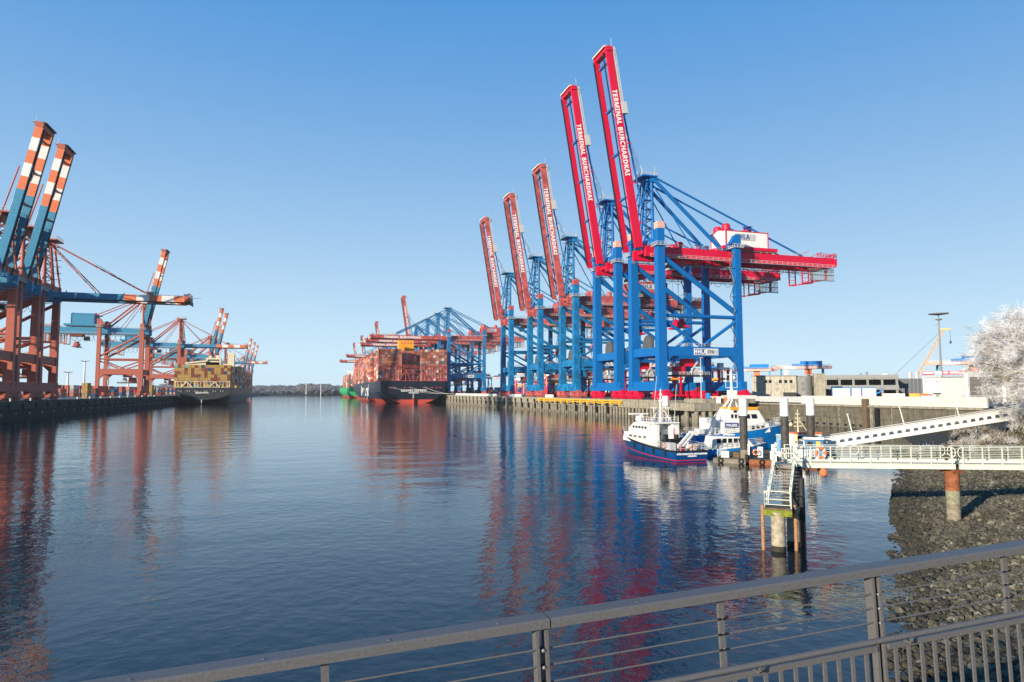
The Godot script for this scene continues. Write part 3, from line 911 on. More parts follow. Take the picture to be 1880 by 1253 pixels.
func box_taper(xa: float, xc: float, y: float, h: float, z: float, w: float, tl: float, th: float) -> Array:
	# a box girder whose outer end is cut back underneath
	var y0 := y - h * 0.5; var y1 := y + h * 0.5
	return [Vector3(xa + tl * 0.0, y0 + (h - th) * 0.6, z + w * 0.5), Vector3(xc, y0, z + w * 0.5), Vector3(xc, y0, z - w * 0.5), Vector3(xa, y0 + (h - th) * 0.6, z - w * 0.5),
		Vector3(xa, y1, z + w * 0.5), Vector3(xc, y1, z + w * 0.5), Vector3(xc, y1, z - w * 0.5), Vector3(xa, y1, z - w * 0.5)]

func build_cranes() -> void:
	var up := deg_to_rad(81.0)
	var A := {"s": 11.0, "g": 34.0, "yg": 59.6, "ycap": 67.8, "yap": 88.0, "xb": 86.0, "bl": 78.5, "hinge": -4.0, "gz": 5.0, "cap": M.pink, "stays": M.blue, "ps": 16.6, "ym": 32.0, "leg": 3.1, "tube": 0.85, "stay": 0.75,
		"hx": 43.5, "hl": 20.0, "ang": up, "tro": 0.42, "head": 30.0, "reel": true, "stripes": 0, "letters": "TERMINAL BURCHARDKAI",
		"frame": M.blue, "girder": M.red, "accent": M.red, "top": M.blue, "house": M.white, "rails": M.lgrey, "tipmat": M.cream, "ropes": M.white, "group": "quay cranes on the right quay"}
	var c1 := crane(A, "nearest blue container crane with crimson raised boom and white machinery house")
	c1.position = Vector3(129, DECK, -240)
	again(c1, Vector3(129, DECK, -276), 0, "second blue container crane with crimson raised boom, behind the nearest one")
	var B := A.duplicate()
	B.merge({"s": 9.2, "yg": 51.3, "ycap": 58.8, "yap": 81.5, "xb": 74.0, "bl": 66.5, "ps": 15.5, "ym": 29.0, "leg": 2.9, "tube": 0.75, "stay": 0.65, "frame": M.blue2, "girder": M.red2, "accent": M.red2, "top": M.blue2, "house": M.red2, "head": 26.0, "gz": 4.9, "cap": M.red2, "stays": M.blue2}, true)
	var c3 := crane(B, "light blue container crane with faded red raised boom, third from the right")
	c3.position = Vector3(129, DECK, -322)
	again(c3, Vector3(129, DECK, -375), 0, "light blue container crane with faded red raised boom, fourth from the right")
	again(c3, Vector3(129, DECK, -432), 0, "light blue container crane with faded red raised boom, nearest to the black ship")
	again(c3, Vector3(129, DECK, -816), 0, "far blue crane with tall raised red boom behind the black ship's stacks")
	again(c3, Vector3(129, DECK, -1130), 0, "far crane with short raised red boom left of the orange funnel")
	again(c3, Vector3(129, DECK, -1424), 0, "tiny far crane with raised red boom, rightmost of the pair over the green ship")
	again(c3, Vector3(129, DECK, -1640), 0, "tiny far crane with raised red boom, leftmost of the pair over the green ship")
	var D := B.duplicate()
	D.merge({"ang": 0.0, "tro": -0.5, "yg": 55.0, "ycap": 60.8, "frame": M.blue2, "top": M.blue2, "head": 46.0}, true)
	var d1 := crane(D, "blue crane with lowered red boom over the black ship, nearest of three")
	d1.position = Vector3(129, DECK, -630)
	again(d1, Vector3(129, DECK, -678), 0, "blue crane with lowered red boom over the black ship, middle of three")
	again(d1, Vector3(129, DECK, -737), 0, "blue crane with lowered red boom over the black ship, farthest of three")
	again(d1, Vector3(129, DECK, -985), 0, "far crane with lowered boom, upper red tip left of the black ship")
	again(d1, Vector3(129, DECK, -1160), 0, "far crane with lowered boom, lower red tip left of the black ship")
	# left quay
	var L := {"s": 9.2, "g": 25.0, "yg": 45.2, "ycap": 48.0, "yap": 66.5, "xb": 60.0, "bl": 55.0, "hinge": 2.0, "gz": 4.6, "cap": M.salmon, "stays": M.salmon, "ps": 14.5, "ym": 24.5, "leg": 2.55, "tube": 0.6, "stay": 0.55,
		"hx": 36.0, "hl": 13.0, "ang": deg_to_rad(78.5), "tro": 1.6, "head": 34.0, "reel": false, "stripes": 5, "letters": "",
		"frame": M.salmon, "girder": M.lblue, "accent": M.salmon, "top": M.lblue, "house": M.lblue, "rails": M.lgrey, "tipmat": M.dark, "ropes": M.white, "group": "quay cranes on the left quay"}
	L.top = M.lblue
	var l1 := crane(L, "salmon crane with raised blue boom and orange white tip, leftmost")
	l1.position = Vector3(-102, 7.0, -281); l1.rotation.y = PI
	again(l1, Vector3(-102, 7.0, -304), PI, "salmon crane with raised blue boom and orange white tip, second from left")
	again(l1, Vector3(-102, 7.0, -510), PI, "salmon crane with raised blue boom standing before the yellow container stacks")
	again(l1, Vector3(-102, 7.0, -853), PI, "far salmon crane with raised striped boom, left one of the close pair")
	again(l1, Vector3(-102, 7.0, -905), PI, "far salmon crane with raised striped boom, right one of the close pair")
	again(l1, Vector3(-102, 7.0, -1330), PI, "hazy far pink crane with raised boom, left of the far group")
	again(l1, Vector3(-102, 7.0, -1425), PI, "hazy far pink crane with raised boom, middle of the far group")
	again(l1, Vector3(-102, 7.0, -1520), PI, "hazy far pink crane with raised boom, right of the far group")
	var N := L.duplicate(); N.merge({"ang": 0.0, "tro": 0.9}, true)
	var l3 := crane(N, "salmon crane with lowered blue boom reaching over the water")
	l3.position = Vector3(-102, 7.0, -327); l3.rotation.y = PI
	again(l3, Vector3(-102, 7.0, -652), PI, "salmon crane with lowered boom above the left container ship")
	again(l3, Vector3(-102, 7.0, -1010), PI, "far pink crane with lowered striped boom beyond the left ship")

# ---------------------------------------------------------------- container ships
# stern at z = 0, bow towards -z, keel line x = 0
func hull_half(y: float, f: float, B: float, deck: float, cut: float) -> float:
	# f = 0 stern .. 1 bow
	var yk := lerpf(cut, -8.0, smoothstep(0.0, 0.16, f))
	if y <= yk: return 0.0
	var full := pow(clampf((y - yk) / (deck * 0.55 - yk), 0, 1), 0.42)
	var bow := 1.0
	if f > 0.72:
		var u := (f - 0.72) / 0.28
		bow = 1.0 - pow(u, lerpf(1.5, 2.6, clampf(y / deck, 0, 1)))
	var st := 0.95 + 0.05 * smoothstep(0.0, 0.08, f)
	return B * 0.5 * full * maxf(bow, 0.0) * st

func hull_mesh(L: float, B: float, deck: float, cut: float, ys: Array) -> MB:
	var b := MB.new()
	var N := 40
	for k in N:
		var f0 := pow(float(k) / N, 1.3); var f1 := pow(float(k + 1) / N, 1.3)
		for j in ys.size() - 1:
			var a0 := hull_half(ys[j], f0, B, deck, cut); var a1 := hull_half(ys[j + 1], f0, B, deck, cut)
			var c0 := hull_half(ys[j], f1, B, deck, cut); var c1 := hull_half(ys[j + 1], f1, B, deck, cut)
			if a0 + a1 + c0 + c1 < 0.01: continue
			b.quad(Vector3(-c0, ys[j], -f1 * L), Vector3(-a0, ys[j], -f0 * L), Vector3(-a1, ys[j + 1], -f0 * L), Vector3(-c1, ys[j + 1], -f1 * L))
			b.quad(Vector3(a0, ys[j], -f0 * L), Vector3(c0, ys[j], -f1 * L), Vector3(c1, ys[j + 1], -f1 * L), Vector3(a1, ys[j + 1], -f0 * L))
			if k == 0:
				b.quad(Vector3(-a0, ys[j], 0), Vector3(a0, ys[j], 0), Vector3(a1, ys[j + 1], 0), Vector3(-a1, ys[j + 1], 0))
	return b

func deck_mesh(L: float, B: float, deck: float) -> MB:
	var b := MB.new()
	var N := 20
	for k in N:
		var f0 := float(k) / N; var f1 := float(k + 1) / N
		var a := hull_half(deck, f0, B, deck, 0); var c := hull_half(deck, f1, B, deck, 0)
		b.quad(Vector3(-a, deck - 0.3, -f0 * L), Vector3(a, deck - 0.3, -f0 * L), Vector3(c, deck - 0.3, -f1 * L), Vector3(-c, deck - 0.3, -f1 * L))
	return b

var container_meshes := {}
func container_mesh(len: float) -> ArrayMesh:
	if container_meshes.has(len): return container_meshes[len]
	var b := MB.new()
	b.box(Vector3(0, 1.29, 0), Vector3(2.28, 2.44, len))
	for x in [-1.12, 1.12]:
		for z in [-len * 0.5, len * 0.5]: b.box(Vector3(x, 1.295, z), Vector3(0.12, 2.57, 0.12))
	b.box(Vector3(0, 1.25, len * 0.5), Vector3(0.10, 2.3, 0.14))
	container_meshes[len] = b.mesh()
	return container_meshes[len]

func container_lot(called: String, lots: Array, label: String) -> void:
	# the rest of the stacks, as one mass: [position, length, colour]
	var b := MB.new(); b.use_col = true
	for q in lots:
		b.col = q[2]
		b.box(q[0] + Vector3(0, 1.29, 0), Vector3(2.28, 2.46, q[1]) if q.size() < 4 else Vector3(q[1], 2.52, 2.38))
	solo(called, b, M.vertex, label, "containers", Vector3.ZERO, 0, "", "stuff")

var box_mats := {}
const PAL_RED := [["rust red", Color(0.40, 0.115, 0.085), 26], ["salmon", Color(0.58, 0.22, 0.16), 24], ["brown", Color(0.25, 0.10, 0.08), 16], ["orange", Color(0.70, 0.24, 0.08), 5], ["white", Color(0.68, 0.66, 0.62), 4], ["pink grey", Color(0.42, 0.27, 0.24), 12], ["magenta", Color(0.45, 0.05, 0.16), 2], ["slate", Color(0.12, 0.14, 0.17), 3], ["teal", Color(0.06, 0.18, 0.18), 1]]
const PAL_YEL := [["ochre yellow", Color(0.56, 0.37, 0.12), 46], ["brown red", Color(0.27, 0.085, 0.06), 30], ["slate blue", Color(0.06, 0.10, 0.19), 9], ["rust red", Color(0.40, 0.12, 0.07), 9], ["pale blue", Color(0.30, 0.50, 0.55), 4], ["tan", Color(0.45, 0.32, 0.18), 6]]
const PAL_MIX := [["rust red", Color(0.36, 0.10, 0.07), 22], ["blue", Color(0.04, 0.14, 0.32), 18], ["grey", Color(0.30, 0.31, 0.32), 14], ["white", Color(0.62, 0.62, 0.60), 10], ["crimson", Color(0.50, 0.03, 0.06), 16], ["orange", Color(0.62, 0.18, 0.05), 8], ["green", Color(0.04, 0.22, 0.10), 5], ["brown", Color(0.20, 0.09, 0.06), 14]]

func pick(pal: Array, r: RandomNumberGenerator) -> Array:
	var s := 0
	for q in pal: s += q[2]
	var k := r.randi() % s
	for q in pal:
		k -= q[2]
		if k < 0: return q
	return pal[0]

func box_mat(q: Array) -> Material:
	if not box_mats.has(q[0] + str(q[1])):
		box_mats[q[0] + str(q[1])] = paint(q[1].r, q[1].g, q[1].b, 0.6, "stain", 0.2)
	return box_mats[q[0] + str(q[1])]

func shade(c: Color, r: RandomNumberGenerator) -> Color:
	var k := r.randf_range(0.65, 1.25)
	return Color(c.r * k, c.g * k, c.b * k)

func ordinal(k: int) -> String:
	var names := ["first", "second", "third", "fourth", "fifth", "sixth", "seventh", "eighth", "ninth", "tenth", "eleventh", "twelfth"]
	return names[k] if k < names.size() else "%dth" % (k + 1)

func build_ships() -> void:
	var r := RandomNumberGenerator.new(); r.seed = 5
	# big black ship at the right quay
	var sx := 94.0; var sz := -606.0; var dk := 19.6
	var t := thing("container_ship", "huge black container ship with red boot top, stern towards us", "ship", Vector3(sx, 0, sz))
	part("hull", hull_mesh(398, 61, dk, -1.0, [3.3, 4.2, 5.5, 7.5, 10, 13, 16.5, 19.6]), M.black_hull, t)
	part("boot_top", hull_mesh(398, 61, dk, -1.0, [-2.0, -0.9, 0, 0.8, 1.6, 2.4, 3.3]), M.boot, t)
	part("deck", deck_mesh(398, 61, dk), M.red2, t)
	var b := MB.new(); b.box(Vector3(0, 1.5, 1.0), Vector3(0.8, 6.5, 2.6)); part("rudder", b, M.boot, t)
	b = MB.new(); b.box(Vector3(0, 5.6, 0.12), Vector3(0.5, 4.6, 0.1)); part("draught_mark", b, M.text, t)
	lettering("GDANSK EXPRESS", 2.0, t, Transform3D(Basis.IDENTITY, Vector3(0.5, 11.2, 0.1)), M.text)
	lettering("HAMBURG", 1.3, t, Transform3D(Basis.IDENTITY, Vector3(0.5, 9.2, 0.1)), M.text)
	lettering("Hapag-Lloyd", 11.0, t, Transform3D(Basis(Vector3(0, 0, 1), Vector3.UP, Vector3(-1, 0, 0)), Vector3(-30.62, 11.0, -138.0)), M.text)
	# mooring openings and fairleads across the stern
	for x in [-21.0, -16.0, -7.5, -3.0, 9.5, 17.0, 21.0, 24.5]:
		b = MB.new(); b.box(Vector3(x, 14.2, 0.06), Vector3(2.6, 1.1, 0.3)); var o := part("mooring_opening", b, M.dark, t)
		b = MB.new(); b.tube(Vector3(x - 0.5, 13.6, 0.3), Vector3(x - 0.5, 14.3, 0.3), 0.35, 0.35, 8); b.tube(Vector3(x + 0.6, 13.6, 0.3), Vector3(x + 0.6, 14.3, 0.3), 0.35, 0.35, 8); part("fairlead", b, M.boot, o)
	# lashing frame on the stern
	b = MB.new()
	for k in 25:
		if k < 8 or k > 14: b.bar(Vector3(-30.2 + k * 2.52, dk, -0.4), Vector3(-30.2 + k * 2.52, dk + 13.2, -0.4), 0.28, 0.28)
	for y in [dk + 0.4, dk + 6.6, dk + 10.2, dk + 12.2, dk + 13.2]: b.bar(Vector3(-30.4, y, -0.4), Vector3(30.4, y, -0.4), 0.32, 0.32)
	for q in [[-12.4, -6.5], [-2.4, -6.5], [2.4, 8.0], [12.0, 8.0]]: b.bar(Vector3(q[0], dk, -0.3), Vector3(q[1], dk + 10.2, -0.3), 0.45, 0.45)
	for x in [-6.8, 0.0, 8.0]: b.bar(Vector3(x, dk, -0.3), Vector3(x, dk + 10.2, -0.3), 0.5, 0.5)
	for j in 3:
		for k in 10: b.bar(Vector3(-30 + k * 6.1, dk + 2.1 + j * 2.2, -0.35), Vector3(-27 + k * 6.1, dk + 2.1 + j * 2.2, -0.35), 0.12, 0.12)
	b.railing([Vector3(-30.4, dk + 13.2, 0), Vector3(30.4, dk + 13.2, 0)], 1.1, 0.06, 2.5)
	part("lashing_frame", b, M.red2, t)
	b = MB.new(); b.box(Vector3(0.8, 51.0, -56), Vector3(14.2, 17.0, 11)); b.box(Vector3(0.8, 32.0, -56), Vector3(14.0, 22.0, 10)); var fu := part("funnel", b, M.gold, t)
	for k in 4:
		b = MB.new(); b.box(Vector3(-3.6 + k * 2.9, 56.9, -50.4), Vector3(1.5, 1.7, 0.3)); part("louvre", b, M.orange, fu)
	b = MB.new(); b.box(Vector3(0, 42, -250), Vector3(58, 3.4, 7)); b.box(Vector3(0, 38, -250), Vector3(22, 20, 9)); part("bridge_house", b, M.white, t)
	b = MB.new(); b.box(Vector3(-29.6, 24, -14), Vector3(2.2, 5.4, 3.0)); b.box(Vector3(-29.6, 27.6, -14), Vector3(2.6, 1.8, 5.0)); part("lifeboat_station", b, M.white, t)
	for q in [[-20.5, 14.0], [-3.0, 14.0], [10.0, 14.4], [10.4, 14.2]]:
		b = MB.new()
		var p0 := Vector3(q[0], q[1], 0.4); var p1 := Vector3(35.2, 8.2, 9.0 + q[0] * 0.1)
		var pts := []
		for k in 9: pts.append(p0.lerp(p1, k / 8.0) - Vector3(0, 1.6 * sin(PI * k / 8.0), 0))
		b.path(pts, 0.16, 5)
		part("mooring_line", b, M.lgrey, t)
	# stern stacks: upper tiers are single containers
	var rest := []
	var pitch := 2.53; var th := 2.60
	for row in 24:
		var side := 0 if row < 8 else (2 if row > 14 else 1)
		var x := sx - 29.1 + row * pitch
		var tiers := 11 if side != 1 else 10
		var zb := sz - 7.0 if side != 1 else sz - 22.0
		for k in tiers:
			var y := dk + k * th
			var q := pick(PAL_RED, r)
			if k >= tiers - (6 if side != 1 else 5):
				var where: String = ["left stern block", "recessed middle block", "right stern block"][side]
				var from_left: int = row if side == 0 else (row - 8 if side == 1 else row - 15)
				solo("shipping_container", container_mesh(12.2), box_mat(q), "%s container, %s row down, %s column from left, %s of black ship" % [q[0], ordinal(tiers - 1 - k), ordinal(from_left), where], "container", Vector3(x, y, zb), 0, "containers on the black ship's stern")
			else:
				rest.append([Vector3(x, y, zb), 12.2, shade(q[1], r)])
	for bay in range(1, 27):
		var zc := sz - 7.0 - bay * 14.4
		if bay in [3, 4, 17]: continue
		var f := (sz - zc) / 398.0
		var hw := hull_half(dk, f, 61, dk, 0) - 0.9
		var top := 10 + (r.randi() % 3) - (2 if bay > 22 else 0)
		for row in 24:
			var x := -29.1 + row * pitch
			if absf(x) > hw: continue
			var tt := top - (r.randi() % 2 if row < 4 else 0)
			for k in tt:
				if row > 3 and k < tt - 3 and bay > 1: continue
				rest.append([Vector3(sx + x, dk + k * th, zc), 12.2, shade(pick(PAL_RED, r)[1], r)])
	container_lot("stacked_containers", rest, "mass of red and orange containers along the black ship's deck")

	# grey ship at the left quay
	var lx := -77.6; var lz := -601.0; var ld := 13.6
	t = thing("container_ship", "dark grey container ship loaded with yellow and brown boxes at left quay", "ship", Vector3(lx, 0, lz))
	part("hull", hull_mesh(330, 41.5, ld, 3.6, [0.6, 2.0, 3.6, 4.2, 4.9, 5.8, 7.0, 8.6, 11.0, 13.6]), M.grey_hull, t)
	part("boot_top", hull_mesh(330, 41.5, ld, 3.6, [-2.0, -0.7, 0.6]), M.dark, t)
	part("deck", deck_mesh(330, 41.5, ld), M.grey, t)
	b = MB.new(); b.box(Vector3(0, 1.2, -0.4), Vector3(0.7, 5.4, 2.6)); part("rudder", b, M.lgrey, t)
	lettering("MSC", 1.4, t, Transform3D(Basis.IDENTITY, Vector3(-2.8, 9.4, 0.1)), M.text)
	lettering("PANAMA", 1.1, t, Transform3D(Basis.IDENTITY, Vector3(1.8, 9.4, 0.1)), M.text)
	for x in [-16.0, -9.8, -4.2, 3.0, 9.4, 15.0]:
		b = MB.new(); b.box(Vector3(x, 11.6, 0.05), Vector3(3.4, 1.3, 0.3)); var o := part("mooring_opening", b, M.dark, t)
		b = MB.new(); b.tube(Vector3(x - 0.8, 10.5, 0.2), Vector3(x - 0.8, 11.1, 0.2), 0.5, 0.5, 8); b.tube(Vector3(x + 0.9, 10.5, 0.2), Vector3(x + 0.9, 11.1, 0.2), 0.5, 0.5, 8); part("fairlead", b, M.lgrey, o)
	b = MB.new()
	for k in 18: b.bar(Vector3(-20.4 + k * 2.4, ld, -0.2), Vector3(-20.4 + k * 2.4, ld + 4.7, -0.2), 0.30, 0.30)
	for y in [ld + 0.3, ld + 4.6]: b.bar(Vector3(-20.6, y, -0.2), Vector3(20.6, y, -0.2), 0.4, 0.4)
	for q in [[-15.5, -11.5], [-7.0, -11.5], [5.0, 9.4], [13.4, 9.4]]: b.bar(Vector3(q[0], ld, 0), Vector3(q[1], ld + 4.6, 0), 0.7, 0.7)
	part("lashing_frame", b, M.cream, t)
	b = MB.new(); b.box(Vector3(3, 34.5, -46), Vector3(12, 10.0, 8)); b.box(Vector3(-3.0, 33.0, -46), Vector3(22, 5.6, 8)); b.box(Vector3(6.0, 40.5, -46), Vector3(3, 3, 3)); b.box(Vector3(0.0, 40.2, -46), Vector3(2.4, 2.4, 3)); b.box(Vector3(10, 32.5, -46), Vector3(14, 4, 6)); var dh := part("deckhouse", b, M.cream, t)
	b = MB.new(); b.box(Vector3(17.0, 36.5, -46), Vector3(5.4, 14, 7)); b.box(Vector3(17.0, 44.0, -46), Vector3(3.2, 1.0, 3)); part("funnel", b, M.cream, t)
	b = MB.new(); b.box(Vector3(3, 37.6, -41.9), Vector3(9, 1.0, 0.3)); part("window_band", b, M.glass, dh)
	b = MB.new(); b.bar(Vector3(-19, 34.8, -41), Vector3(-2, 36.8, -41), 1.0, 1.1); b.bar(Vector3(-19, 34.6, -41), Vector3(-13, 32.0, -41), 0.8, 0.8); b.bar(Vector3(-4, 31, -44), Vector3(-1, 38, -44), 0.5, 0.5); part("provision_crane", b, M.cream, t)
	rest = []
	for row in 17:
		var x := lx - 19.7 + row * 2.46
		for k in 7:
			var q := pick(PAL_YEL, r)
			var y := ld + 0.2 + k * th
			if k >= 2:
				solo("shipping_container", container_mesh(12.2), box_mat(q), "%s container, %s row down, %s column from left, stern stack of grey ship" % [q[0], ordinal(6 - k), ordinal(row)], "container", Vector3(x, y, lz - 7.2), 0, "containers on the grey ship's stern")
			else: rest.append([Vector3(x, y, lz - 7.2), 12.2, shade(q[1], r)])
	for bay in range(1, 20):
		if bay == 3: continue
		var zc := lz - 7.2 - bay * 14.2
		var hw := hull_half(ld, (lz - zc) / 330.0, 41.5, ld, 0) - 0.6
		var top := 7 if bay < 3 else 6 + r.randi() % 3
		for row in 17:
			var x := -19.7 + row * 2.46
			if absf(x) > hw: continue
			for k in top:
				if row < 13 and k < top - 2: continue
				rest.append([Vector3(lx + x, ld + k * th, zc), 12.2, shade(pick(PAL_YEL, r)[1], r)])
	container_lot("stacked_containers", rest, "mass of brown and yellow containers along the grey ship's deck")

	# green ship beyond
	t = thing("container_ship", "bright green container ship beyond the black one", "ship", Vector3(92.0, 0, -1090))
	part("hull", hull_mesh(330, 48, 17.0, -1.0, [3.4, 4.4, 6, 8, 11, 14, 17]), M.green_hull, t)
	part("boot_top", hull_mesh(330, 48, 17.0, -1.0, [-2.0, -0.8, 0, 1.2, 2.4, 3.4]), M.boot, t)
	part("deck", deck_mesh(330, 48, 17.0), M.grey, t)
	b = MB.new(); b.box(Vector3(-4, 30, -40), Vector3(34, 22, 12)); b.box(Vector3(0, 42.5, -40), Vector3(47, 3, 8)); part("deckhouse", b, M.white, t)
	rest = []
	for bay in 12:
		for row in 18:
			var top := 7 + r.randi() % 2
			for k in top:
				if row > 2 and k < top - 2 and bay > 0: continue
				if bay == 2: continue
				rest.append([Vector3(92.0 - 21.5 + row * 2.5, 17.0 + k * th, -1098 - bay * 14.4), 12.2, shade(pick(PAL_MIX if r.randf() < 0.35 else PAL_RED, r)[1], r)])
	container_lot("stacked_containers", rest, "mass of red and green containers on the bright green ship")

# ---------------------------------------------------------------- terminal yards
# a point on the ground plane y seen along a compass direction: bearing in degrees right of -z, distance in metres
func polar(deg: float, dist: float, y: float) -> Vector3:
	return Vector3(sin(deg_to_rad(deg)) * dist, y, -cos(deg_to_rad(deg)) * dist)

func stack_crane(label: String) -> Node3D:
	# rail mounted yard crane: two pink and white girders on pale blue legs, blue house
	var t := thing("yard_crane", label, "crane", Vector3.ZERO, 0, "yard cranes behind the halls")
	t.set_meta("base_name", "yard_crane")
	var b := MB.new()
	for z in [-5.0, 5.0]:
		b = MB.new(); b.box(Vector3(0, 21.0, z), Vector3(42, 1.8, 1.2)); part("girder", b, M.pink, t)
		b = MB.new(); b.box(Vector3(-8, 21.0, z + 0.65), Vector3(9, 1.3, 0.12)); part("girder_band", b, M.white, t)
		b = MB.new(); b.railing([Vector3(-21, 21.9, z), Vector3(21, 21.9, z)], 1.1, 0.06, 2.5); part("girder_railing", b, M.lgrey, t)
		for x in [-14.0, 15.0]:
			b = MB.new(); b.bar(Vector3(x, 0.6, z * 1.3), Vector3(x, 20.2, z), 1.2, 1.2); part("leg", b, M.lblue, t)
	for x in [-14.0, 15.0]:
		b = MB.new(); b.box(Vector3(x, 1.2, 0), Vector3(1.3, 1.3, 15)); part("sill_beam", b, M.lblue, t)
		b = MB.new(); b.box(Vector3(x, 20.0, 0), Vector3(1.0, 1.0, 10)); b.bar(Vector3(x, 2, -6), Vector3(x, 18, 5), 0.5, 0.5); part("brace", b, M.lblue, t)
	b = MB.new(); b.box(Vector3(7, 24.0, 0), Vector3(15, 3.6, 8)); b.box(Vector3(-3.5, 23.0, 0), Vector3(6, 1.8, 7)); part("house", b, M.hull_blue, t)
	b = MB.new(); b.box(Vector3(5, 18.0, 0), Vector3(5, 4.2, 5)); b.box(Vector3(5, 14.8, 0), Vector3(3, 1.4, 6.5)); part("trolley", b, M.orange, t)
	return t

func straddle_carrier(label: String) -> Node3D:
	var t := thing("straddle_carrier", label, "vehicle", Vector3.ZERO, 0, "straddle carriers on the right quay")
	t.set_meta("base_name", "straddle_carrier")
	var b := MB.new()
	for x in [-2.2, 2.2]:
		for z in [-3.6, 3.6]:
			b = MB.new(); b.box(Vector3(x, 7.0, z), Vector3(0.7, 12.0, 0.8)); part("leg", b, M.red, t)
		b = MB.new()
		for k in 4: b.tube(Vector3(x - 0.25, 0.75, -4 + k * 2.66), Vector3(x + 0.25, 0.75, -4 + k * 2.66), 0.75, 0.75, 10)
		part("wheels", b, M.rubber, t)
		b = MB.new(); b.box(Vector3(x, 1.5, 0), Vector3(0.9, 0.9, 9.6)); part("chassis", b, M.red, t)
	b = MB.new(); b.box(Vector3(0, 13.2, 0), Vector3(5.2, 0.9, 9.0)); part("top_frame", b, M.white, t)
	b = MB.new(); b.box(Vector3(-1.2, 14.5, 3), Vector3(2.0, 2.2, 2.2)); part("cab", b, M.lgrey, t)
	b = MB.new(); b.box(Vector3(0, 8.6, 0), Vector3(2.4, 0.8, 11.0)); part("spreader", b, M.gold, t)
	return t

func light_mast(at: Vector3, h: float, label: String, head := 0) -> void:
	var t := thing("light_mast", label, "lamp post", at, 0, "terminal light masts")
	var b := MB.new(); b.tube(Vector3.ZERO, Vector3(0, h, 0), 0.55 if head == 0 else 0.8, 0.25 if head == 0 else 0.5, 10); part("pole", b, M.grey if head == 0 else M.white, t)
	b = MB.new()
	if head == 0:
		b.lathe(Vector3(0, h, 0), [[0.3, -0.5], [3.9, 0.0], [4.0, 0.35], [0.3, 0.6]], 18)
		b.lathe(Vector3(0, h - 2.2, 0), [[0.3, -0.6], [1.4, -0.2], [1.4, 0.1], [0.3, 0.2]], 12)
		b.bar(Vector3(-2.6, h - 4.8, 0), Vector3(0, h - 4.8, 0), 0.12, 0.12)
	else:
		for k in 6: b.bar(Vector3(0, h, 0), Vector3(cos(k * TAU / 6) * 3.2, h + 0.9, sin(k * TAU / 6) * 3.2), 0.3, 0.3)
	part("lamp_ring", b, M.grey, t)

